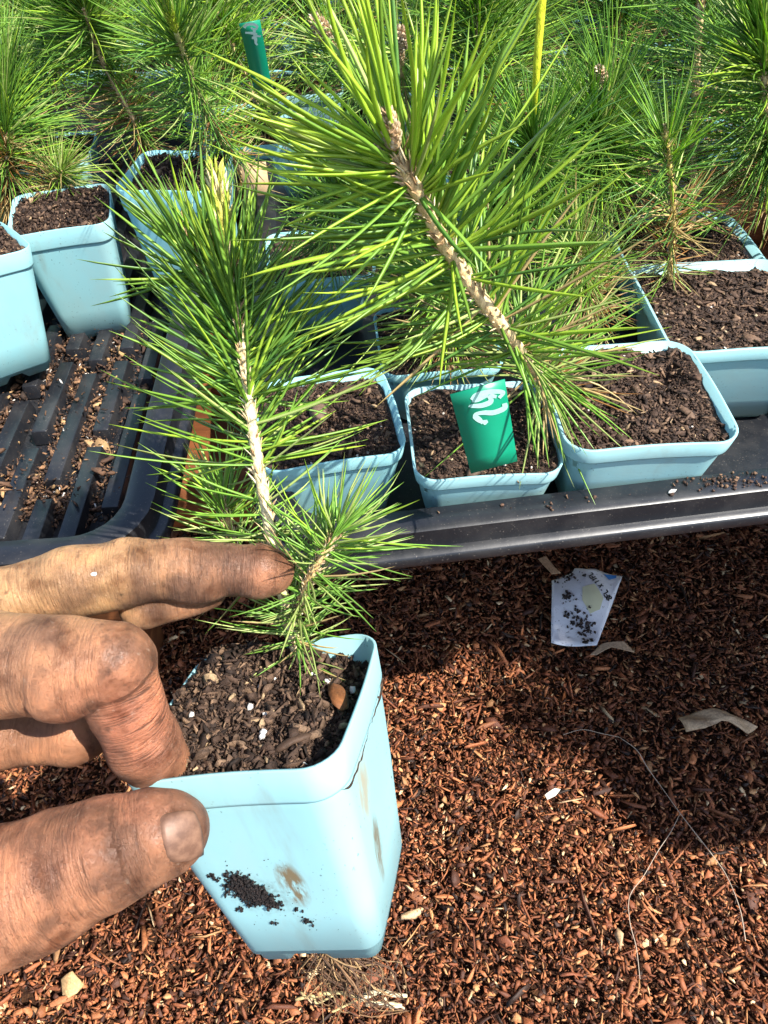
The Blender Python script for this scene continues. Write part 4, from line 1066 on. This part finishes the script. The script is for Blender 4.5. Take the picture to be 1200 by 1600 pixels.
# lettering runs down the right edge: strokes of each character
def letter(ch, o, ux_, uy_, s):
    G = {'8': [[(.5, 1), (.1, .8), (.5, .52), (.9, .25), (.5, 0), (.1, .25), (.5, .52), (.9, .8), (.5, 1)]], 'F': [[(.1, 0), (.1, 1)], [(.1, 1), (.85, 1)], [(.1, .55), (.7, .55)]], 'L': [[(.1, 1), (.1, 0)], [(.1, 0), (.8, 0)]],
         "'": [[(.4, 1), (.3, .75)]], 'x': [[(.1, 0), (.8, .9)], [(.1, .9), (.8, 0)]], '1': [[(.2, .8), (.5, 1)], [(.5, 1), (.5, 0)]]}[ch]
    res = []
    for st__ in G:
        dd = []
        for a_, b_ in zip(st__, st__[1:]):
            for f in (0, .5, 1): dd.append((a_[0] + (b_[0] - a_[0]) * f, a_[1] + (b_[1] - a_[1]) * f))
        res.append([(o[0] + ux_[0] * u * s * .62 + uy_[0] * v * s, o[1] + ux_[1] * u * s * .62 + uy_[1] * v * s) for u, v in dd])
    return res
cur = np.array([956., 938.]); adv = nrm(np.array([928. - 964, 893. - 939])); upv = np.array([-adv[1], adv[0]]) * 1.0
if upv[0] > 0: upv = -upv
mb = MB()
for chh in "8FL' x 11FL":
    if chh != ' ':
        for st__ in letter(chh, cur, adv, upv * 1.0, 9.5):
            Q = on_packet(st__, "", None, .0008); T = nrm(np.gradient(Q, axis=0)); N_ = np.cross(T, [0, 0, 1.0]); n = len(Q); w = .00055
            i = np.arange(n - 1); mb.add(np.concatenate([Q + N_ * w, Q - N_ * w]), [np.stack([i, i + n, i + n + 1, i + 1], -1)])
    cur = cur + adv * (5.6 if chh not in "' " else 2.9)
obj("lettering", mb.mesh("lettering"), M_BLACK, pk)
mb = MB(); rng = np.random.default_rng(90)
for (cx, cy, sx, sy, N) in ((915, 985, 5, 12, 60), (885, 935, 7, 5, 26), (892, 960, 6, 8, 18), (905, 968, 8, 8, 26), (890, 905, 12, 5, 24)):
    q = on_packet([(cx + rng.normal(0, sx), cy + rng.normal(0, sy)) for _ in range(N)], "", None, .001)
    q = q[(np.abs(q[:, 0]) < .04)]; sz = rng.uniform(.0008, .0045, len(q)); scatter(mb, q, sz, sz * .3, rng.uniform(.3, .9, len(q)), .3, palette([(.03, .022, .018), (.06, .04, .03)], [1, 1], len(q), rng), rng, 5)
o = obj("dirt_crumbs", mb.mesh("dirt_crumbs", color=True), M_SOIL, pk); o['kind'] = 'stuff'
sheet("dry_leaf", "long curled grey tan dead leaf on the shaded mulch at right", "leaf", dens([(1062, 1118), (1085, 1110), (1120, 1110), (1155, 1118), (1188, 1130), (1170, 1145), (1160, 1136), (1125, 1130), (1100, 1140), (1075, 1138)], 4), .026, M_LITTER, lambda x, y: .005 * np.cos(x * 90) + .002 * np.sin(x * 260 + y * 300) - .45 * np.abs(y), thick=.0006, col=(.44, .31, .19))
sheet("dry_leaf", "small torn tan leaf scrap below the white packet", "leaf", dens([(922, 1022), (940, 1008), (958, 1006), (975, 1003), (992, 1018), (970, 1017), (948, 1014), (932, 1024)], 4), .024, M_LITTER, lambda x, y: .003 * np.cos(x * 120), col=(.40, .28, .18))
sheet("dry_leaf", "tan leaf scrap peeking out above the white packet", "leaf", dens([(840, 876), (852, 872), (866, 890), (876, 898), (862, 901), (848, 886)], 4), .026, M_LITTER, lambda x, y: .003 * np.cos(x * 100), col=(.44, .26, .14))
sheet("bark_flake", "large crumpled tan flake on the mulch at the lower left corner", "bark", dens([(96, 1530), (118, 1520), (131, 1538), (120, 1552), (108, 1560), (97, 1552)], 4), .020, M_LITTER, lambda x, y: .003 * np.cos(x * 300) + .002 * np.sin(y * 260), col=(.46, .29, .13))
sheet("wood_chip", "bright white wood chip on the sunlit mulch right of the held pot", "wood chip", dens([(851, 1243), (866, 1233), (875, 1234), (868, 1244), (855, 1250)], 4), .021, M_LITTER, lambda x, y: .001 * np.cos(x * 300), thick=.002, col=(.80, .74, .60))
def thread(label, pts_img, r, zs=.020):
    P_ = curve([at(x, y, zs + .003 * math.sin(i * 1.7)) for i, (x, y) in enumerate(pts_img)], 40); mb = MB(); mb.tube(P_ - P_[0], r, 5); o = obj("root_thread", mb.mesh("root_thread", smooth=True), M_THREAD, None, tuple(P_[0])); tag(o, label, "root")
thread("long pale root thread curving over the mulch towards the right edge", [(968, 1152), (995, 1172), (1012, 1200), (1035, 1232), (1062, 1270), (1085, 1300), (1110, 1332), (1135, 1368), (1156, 1420), (1165, 1470)], .00026)
thread("second pale root thread crossing the long one and hanging downwards", [(1062, 1272), (1048, 1300), (1028, 1330), (1006, 1368), (984, 1400), (984, 1440), (994, 1480), (1000, 1530)], .00022)
thread("short fine root thread on the shaded mulch", [(880, 1148), (910, 1140), (940, 1146), (968, 1152)], .0002)

# ------------------------------------------------------------------ the hand
def build_hand():
    def J(px, py, d, r): return (*dp(px, py, d), r * d / FPX)
    chains = {
        'index': [J(-175, 1000, .185, 70), J(0, 946, .187, 56), J(100, 913, .189, 52), J(198, 894, .191, 54), J(285, 889, .194, 48), J(352, 890, .197, 41), J(402, 892, .199, 39), J(428, 893, .200, 32)],
        'middle': [J(-205, 1060, .172, 84), J(-20, 1036, .168, 79), J(95, 1040, .166, 77), J(172, 1036, .167, 69)],
        'middle2': [J(182, 1044, .168, 61), J(196, 1100, .171, 59), J(224, 1160, .178, 56), J(248, 1192, .184, 47)],
        'ring': [J(-200, 1140, .185, 78), J(0, 1148, .186, 52), J(110, 1148, .188, 47), J(160, 1135, .192, 36)],
        'little': [J(-200, 1190, .205, 60), J(-60, 1160, .212, 38), J(50, 1150, .214, 32)],
        'thumb': [J(-330, 1500, .160, 150), J(-130, 1448, .158, 118), J(0, 1400, .158, 103), J(90, 1362, .160, 92), J(168, 1331, .161, 83), J(238, 1304, .163, 68), J(266, 1298, .164, 59)],
        'palm1': [J(-660, 1330, .170, 150), J(-400, 1150, .178, 110), J(-175, 1000, .185, 70)], 'palm2': [J(-660, 1330, .170, 150), J(-420, 1200, .176, 115), J(-205, 1060, .174, 84)],
        'palm3': [J(-660, 1340, .180, 150), J(-420, 1260, .188, 110), J(-200, 1140, .187, 78)], 'palm4': [J(-660, 1350, .190, 150), J(-420, 1290, .204, 100), J(-200, 1190, .205, 60)],
        'palm5': [J(-660, 1350, .172, 150), J(-330, 1500, .162, 150)],
        'arm': [J(-660, 1335, .176, 165), J(-900, 1480, .176, 185), J(-1350, 1780, .180, 240)]}
    lump_ = [J(225, 950, .197, 36), J(330, 927, .201, 24)]
    belly = [('middle', J(-5, 1062, .165, 54)), ('middle', J(100, 1062, .165, 60)), ('thumb', J(60, 1390, .158, 84)), ('index', J(120, 905, .186, 50)), ('index', J(310, 900, .194, 42)), ('index', J(408, 896, .197, 36))]
    allp = np.array([q for c in chains.values() for q in c])
    lo = (allp[:, :3] - allp[:, 3:]).min(0) - .004; hi = (allp[:, :3] + allp[:, 3:]).max(0) + .004
    h = .00105
    def smin(a, b, k):
        q = np.clip(.5 + .5 * (b - a) / k, 0, 1); return b * (1 - q) + a * q - k * q * (1 - q)
    def cone(P, A, B):
        a, b = np.array(A[:3]), np.array(B[:3]); ab = b - a; t = np.clip(((P - a) @ ab) / (ab @ ab), 0, 1)
        return np.linalg.norm(P - a - t[..., None] * ab, axis=-1) - (A[3] + (B[3] - A[3]) * t), t
    def chain(P, c, k):
        d = None
        for A, B in zip(c, c[1:]):
            e, _ = cone(P, A, B); d = e if d is None else smin(d, e, k)
        return d
    def sdf(P):
        D = {n: chain(P, c, .0022) for n, c in chains.items()}
        for n, s in belly: D[n] = smin(D[n], np.linalg.norm(P - np.array(s[:3]), axis=-1) - s[3], .004)
        D['index'] = smin(D['index'], chain(P, lump_, .002), .0012)
        mid = smin(D['middle'], D['middle2'], .0010)
        pal = D['palm1']
        for n in ('palm2', 'palm3', 'palm4', 'palm5', 'arm'): pal = smin(pal, D[n], .012)
        f = smin(D['index'], mid, .0009); f = smin(f, D['ring'], .0009); f = smin(f, D['little'], .0009); f = smin(f, D['thumb'], .0008)
        d = smin(f, pal, .007)
        # uneven flesh, knuckle folds
        d = d + noise3(P, 95, 4) * .00055 + noise3(P, 240, 9) * .00022
        qx, qy = shown(P); ux_, vx_ = (qx - 288.) * .955 + (qy - 1306.) * -.175, (qx - 288.) * .20 + (qy - 1306.) * .98
        rho = np.hypot(ux_ / 38., vx_ / 45.); near = ((P - EYE) @ FW) < .162
        d = d + near * (np.where(ux_ < 18, .00042, .0) * np.exp(-((rho - 1.03) / .07) ** 2) - np.where(ux_ < 12, .00030, .0) * np.exp(-((rho - 1.20) / .09) ** 2))
        for (px, py, dd, ax, ay, rad, dep, wd) in FOLDS:
            c = dp(px, py, dd); axis = nrm(RT * ax + UP * (-ay)); w = P - c
            s = w @ axis + .0005 * noise3(P, 420, 12); fall = np.exp(-(np.sum(w * w, -1)) / (2 * rad * rad))
            d = d + dep * fall * np.exp(-(s / wd) ** 2)
        return d
    FOLDS = [(352, 900, .192, 1, -.05, .0065, .0007, .0006), (344, 895, .192, 1, -.05, .0060, .0004, .0005), (235, 880, .185, .9, .35, .0065, .0004, .0006), (222, 870, .185, .9, .35, .0065, .0004, .0006), (205, 858, .185, .9, .3, .006, .0003, .0005),
             (165, 1330, .150, .93, -.25, .0095, .0006, .0007), (150, 1335, .150, .93, -.25, .0095, .0005, .0006), (180, 1325, .150, .93, -.25, .0095, .0004, .0006), (118, 1350, .150, .93, -.3, .009, .0004, .0007), (40, 1390, .15, .9, -.4, .009, .0003, .0007),
             (36, 1090, .157, 1, .05, .0055, .0011, .0010), (205, 1075, .160, .4, .9, .005, .0004, .0005), (212, 1120, .162, .3, .95, .006, .0004, .0006), (228, 1160, .165, .3, .95, .006, .00035, .0006), (190, 990, .160, .9, .4, .006, .0004, .0007), (160, 985, .160, .95, .2, .006, .0004, .0007)]
    # surface nets
    n = np.ceil((hi - lo) / h).astype(int) + 1
    ax = [lo[k] + np.arange(n[k]) * h for k in range(3)]
    val = np.empty(n, np.float32)
    # coarse skip: only evaluate near the surface
    st_ = 6
    big = np.full(n, 1.0, np.float32)
    caps = [(A, B) for c in chains.values() for A, B in zip(c, c[1:])]
    for x0 in range(0, n[0], 24):
        xs = slice(x0, min(n[0], x0 + 24)); X, Y, Z = np.meshgrid(ax[0][xs], ax[1], ax[2], indexing='ij'); Pq = np.stack([X, Y, Z], -1)
        rough = None
        Pc = Pq[::4, ::4, ::4]
        for A, B in caps:
            e, _ = cone(Pc, A, B); rough = e if rough is None else np.minimum(rough, e)
        rough = np.repeat(np.repeat(np.repeat(rough, 4, 0), 4, 1), 4, 2)[:Pq.shape[0], :Pq.shape[1], :Pq.shape[2]]
        v = rough.astype(np.float32).copy(); mk = np.abs(rough) < .0135
        if mk.any(): v[mk] = sdf(Pq[mk])
        val[xs] = v
    sg = val < 0
    nx, ny, nz = n
    cnt = np.zeros((nx - 1, ny - 1, nz - 1)); acc = np.zeros((nx - 1, ny - 1, nz - 1, 3))
    corners = [(i, j, k) for i in (0, 1) for j in (0, 1) for k in (0, 1)]
    def sub(a, c): return a[c[0]:c[0] + nx - 1, c[1]:c[1] + ny - 1, c[2]:c[2] + nz - 1]
    for a_ in corners:
        for k in range(3):
            if a_[k] == 0:
                b_ = list(a_); b_[k] = 1; va, vb = sub(val, a_), sub(val, b_); cr = (va < 0) != (vb < 0)
                t = np.where(cr, va / np.where(cr, va - vb, 1), 0); cnt += cr
                for q in range(3): acc[..., q] += cr * (a_[q] + (t if q == k else 0))
    act = cnt > 0; idx = -np.ones(act.shape, np.int64); idx[act] = np.arange(act.sum())
    cell = np.argwhere(act); V = lo + (cell + acc[act] / cnt[act][:, None]) * h
    Q = []
    for k in range(3):
        sl0 = [slice(None)] * 3; sl1 = [slice(None)] * 3; sl0[k] = slice(0, -1); sl1[k] = slice(1, None)
        e = np.argwhere(sg[tuple(sl0)] != sg[tuple(sl1)]); a, b = [q for q in range(3) if q != k]
        e = e[(e[:, a] > 0) & (e[:, b] > 0) & (e[:, a] < n[a] - 1) & (e[:, b] < n[b] - 1)]
        def at_(da, db):
            c = e.copy(); c[:, a] += da; c[:, b] += db; return idx[c[:, 0], c[:, 1], c[:, 2]]
        q = np.stack([at_(-1, -1), at_(0, -1), at_(0, 0), at_(-1, 0)], -1)
        flip = sg[e[:, 0], e[:, 1], e[:, 2]] == (k != 1)
        q[~flip] = q[~flip][:, ::-1]; Q.append(q)
    F = np.concatenate(Q); F = F[(F >= 0).all(1)]
    for _ in range(2):                       # settle the vertices on the true surface
        d = sdf(V); eps = 4e-4; gr = np.stack([sdf(V + np.eye(3)[k] * eps) - sdf(V - np.eye(3)[k] * eps) for k in range(3)], -1) / (2 * eps)
        V = V - np.clip(d, -.001, .001)[:, None] * gr / np.maximum((gr * gr).sum(-1, keepdims=True), .25)
    # attributes: distance along the nearest bone, how creased the skin is there, skin colour
    along = np.zeros(len(V)); best = np.full(len(V), 9.); wr = np.zeros(len(V)); kind = np.zeros(len(V), int)
    for ci, (nm, c) in enumerate(chains.items()):
        s0 = 0.0
        for A, B in zip(c, c[1:]):
            e, t = cone(V, A, B); L = np.linalg.norm(np.array(B[:3]) - np.array(A[:3])); mk = e < best
            best[mk] = e[mk]; along[mk] = s0 + t[mk] * L; kind[mk] = ci; s0 += L
    wr = .18 + .25 * (noise3(V, 60, 31) * .5 + .5)
    for (px, py, d, rad, k) in ((215, 860, .186, .009, .5), (350, 900, .192, .007, .6), (430, 900, .195, .007, .5), (225, 1110, .163, .012, .9), (240, 1180, .168, .008, .7), (165, 1330, .152, .013, .5), (60, 1380, .150, .018, .35), (190, 985, .160, .009, .5), (300, 915, .19, .009, .6)):
        wr = np.maximum(wr, k * np.exp(-np.sum((V - dp(px, py, d)) ** 2, -1) / (2 * rad * rad)) + .1)
    n1 = noise3(V, 55, 21) * .5 + .5; n2 = noise3(V, 130, 22) * .5 + .5
    col = np.array([.405, .188, .098]) * (.85 + .3 * n1[:, None])
    pale = np.array([.56, .325, .150])
    def region(px, py, d, rad): return np.exp(-np.sum((V - dp(px, py, d)) ** 2, -1) / (2 * rad * rad))[:, None]
    col = col + (pale - col) * np.clip(region(120, 880, .185, .016) + region(0, 920, .18, .016) * .8, 0, 1) * (.6 + .4 * n2[:, None])
    pink = np.array([.49, .180, .098])
    col = col + (pink - col) * np.clip(region(225, 1150, .165, .012) + region(420, 915, .196, .008) * .35 + region(30, 1380, .15, .02) * .25, 0, .9)
    col = col + (np.array([.20, .105, .065]) - col) * np.clip(region(360, 875, .192, .012) * .75 + region(270, 1240, .166, .010) * .6 + region(300, 1320, .16, .010) * .4, 0, .9) * (.5 + .5 * n2[:, None])
    n3 = np.clip(noise3(V, 210, 41) * .9 + noise3(V, 90, 42) * .9 + .25, 0, 1)[:, None]
    col = col + (np.array([.165, .078, .045]) - col) * np.clip((region(170, 1330, .155, .020) * .85 + region(30, 1400, .15, .020) * .55) * n3, 0, .85)
    col = col + (np.array([.15, .078, .050]) - col) * np.clip((region(180, 1000, .165, .016) * .5 + region(60, 1060, .165, .015) * .4 + region(330, 880, .19, .016) * .55 + region(220, 950, .19, .010) * .6) * n3, 0, .8)
    o_ = dp(60, 1150, .17)
    me = fast_mesh("skin", V - o_, F, col, True, {"along": along, "wrinkle": np.clip(wr, 0, 1)})
    o = obj("person", me, M_SKIN, None, tuple(o_))
    tag(o, "soil dusted bare left hand pinching the blue pot's rim", "hand")
    o.name = "hand"
    # the thumb nail, laid on the traced skin
    NU, NV = 15, 15; uax = np.array([.955, -.175]); vax = np.array([.20, .98]); cc = np.array([288., 1306.])
    pts = []
    for i in range(NU):
        for j in range(NV):
            u = -1 + 2 * i / (NU - 1); v = -1 + 2 * j / (NV - 1)
            uu = u * math.sqrt(max(0, 1 - .42 * v * v)) if u > 0 else u * math.sqrt(max(0, 1 - .25 * v * v)); vv = v * math.sqrt(max(0, 1 - .30 * u * u))
            pts.append(cc + uax * (uu * 35 - 3) + vax * vv * 43)
    pts = np.array(pts); org = np.array([dp(x, y, .12) for x, y in pts]); dr = nrm(np.array([ray(x, y) for x, y in pts])); tt = np.zeros(len(pts))
    for _ in range(40): tt += np.clip(sdf(org + dr * tt[:, None]), -.002, .02) * .8
    for _q in range(8):
        miss = np.abs(sdf(org + dr * tt[:, None])) > .0005
        if not miss.any(): break
        pts[miss] = cc + (pts[miss] - cc) * .93; org[miss] = np.array([dp(x, y, .12) for x, y in pts[miss]]); dr[miss] = nrm(np.array([ray(x, y) for x, y in pts[miss]])); t0_ = np.zeros(miss.sum())
        for _ in range(40): t0_ += np.clip(sdf(org[miss] + dr[miss] * t0_[:, None]), -.002, .02) * .8
        tt[miss] = t0_
    miss = np.abs(sdf(org + dr * tt[:, None])) > .0006
    Pn = org + dr * np.minimum(tt, .05)[:, None]
    if miss.any(): Pn[miss] = org[miss] + dr[miss] * np.median(tt[~miss])
    gr = np.stack([sdf(Pn + np.eye(3)[k] * 6e-4) - sdf(Pn - np.eye(3)[k] * 6e-4) for k in range(3)], -1); gr = nrm(gr)
    uvr = np.array([max(abs(-1 + 2 * i / (NU - 1)), abs(-1 + 2 * j / (NV - 1))) for i in range(NU) for j in range(NV)])
    Pn = Pn + gr * (.00055 - .0009 * np.clip((uvr - .8) / .2, 0, 1) ** 2)[:, None]
    i = np.arange(NU - 1)[:, None] * NV; j = np.arange(NV - 1)[None]
    Fn = np.stack([i + j, i + j + 1, i + NV + j + 1, i + NV + j], -1).reshape(-1, 4)
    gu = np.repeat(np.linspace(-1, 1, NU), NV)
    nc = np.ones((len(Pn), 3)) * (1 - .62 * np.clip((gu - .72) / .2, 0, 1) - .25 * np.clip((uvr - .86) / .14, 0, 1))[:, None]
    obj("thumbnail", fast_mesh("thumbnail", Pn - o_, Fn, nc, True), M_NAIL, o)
    # a perlite grain stuck on the index finger
    q = dp(146, 897, .12); rd = nrm(ray(146, 897)); s = 0
    for _ in range(40): s += float(sdf((q + rd * s)[None])[0]) * .8
    lump("perlite_grain", "tiny white perlite grain stuck on the index finger", "perlite", q + rd * s, (.0022, .0014, .0010), M_PERL)
    return o
build_hand()
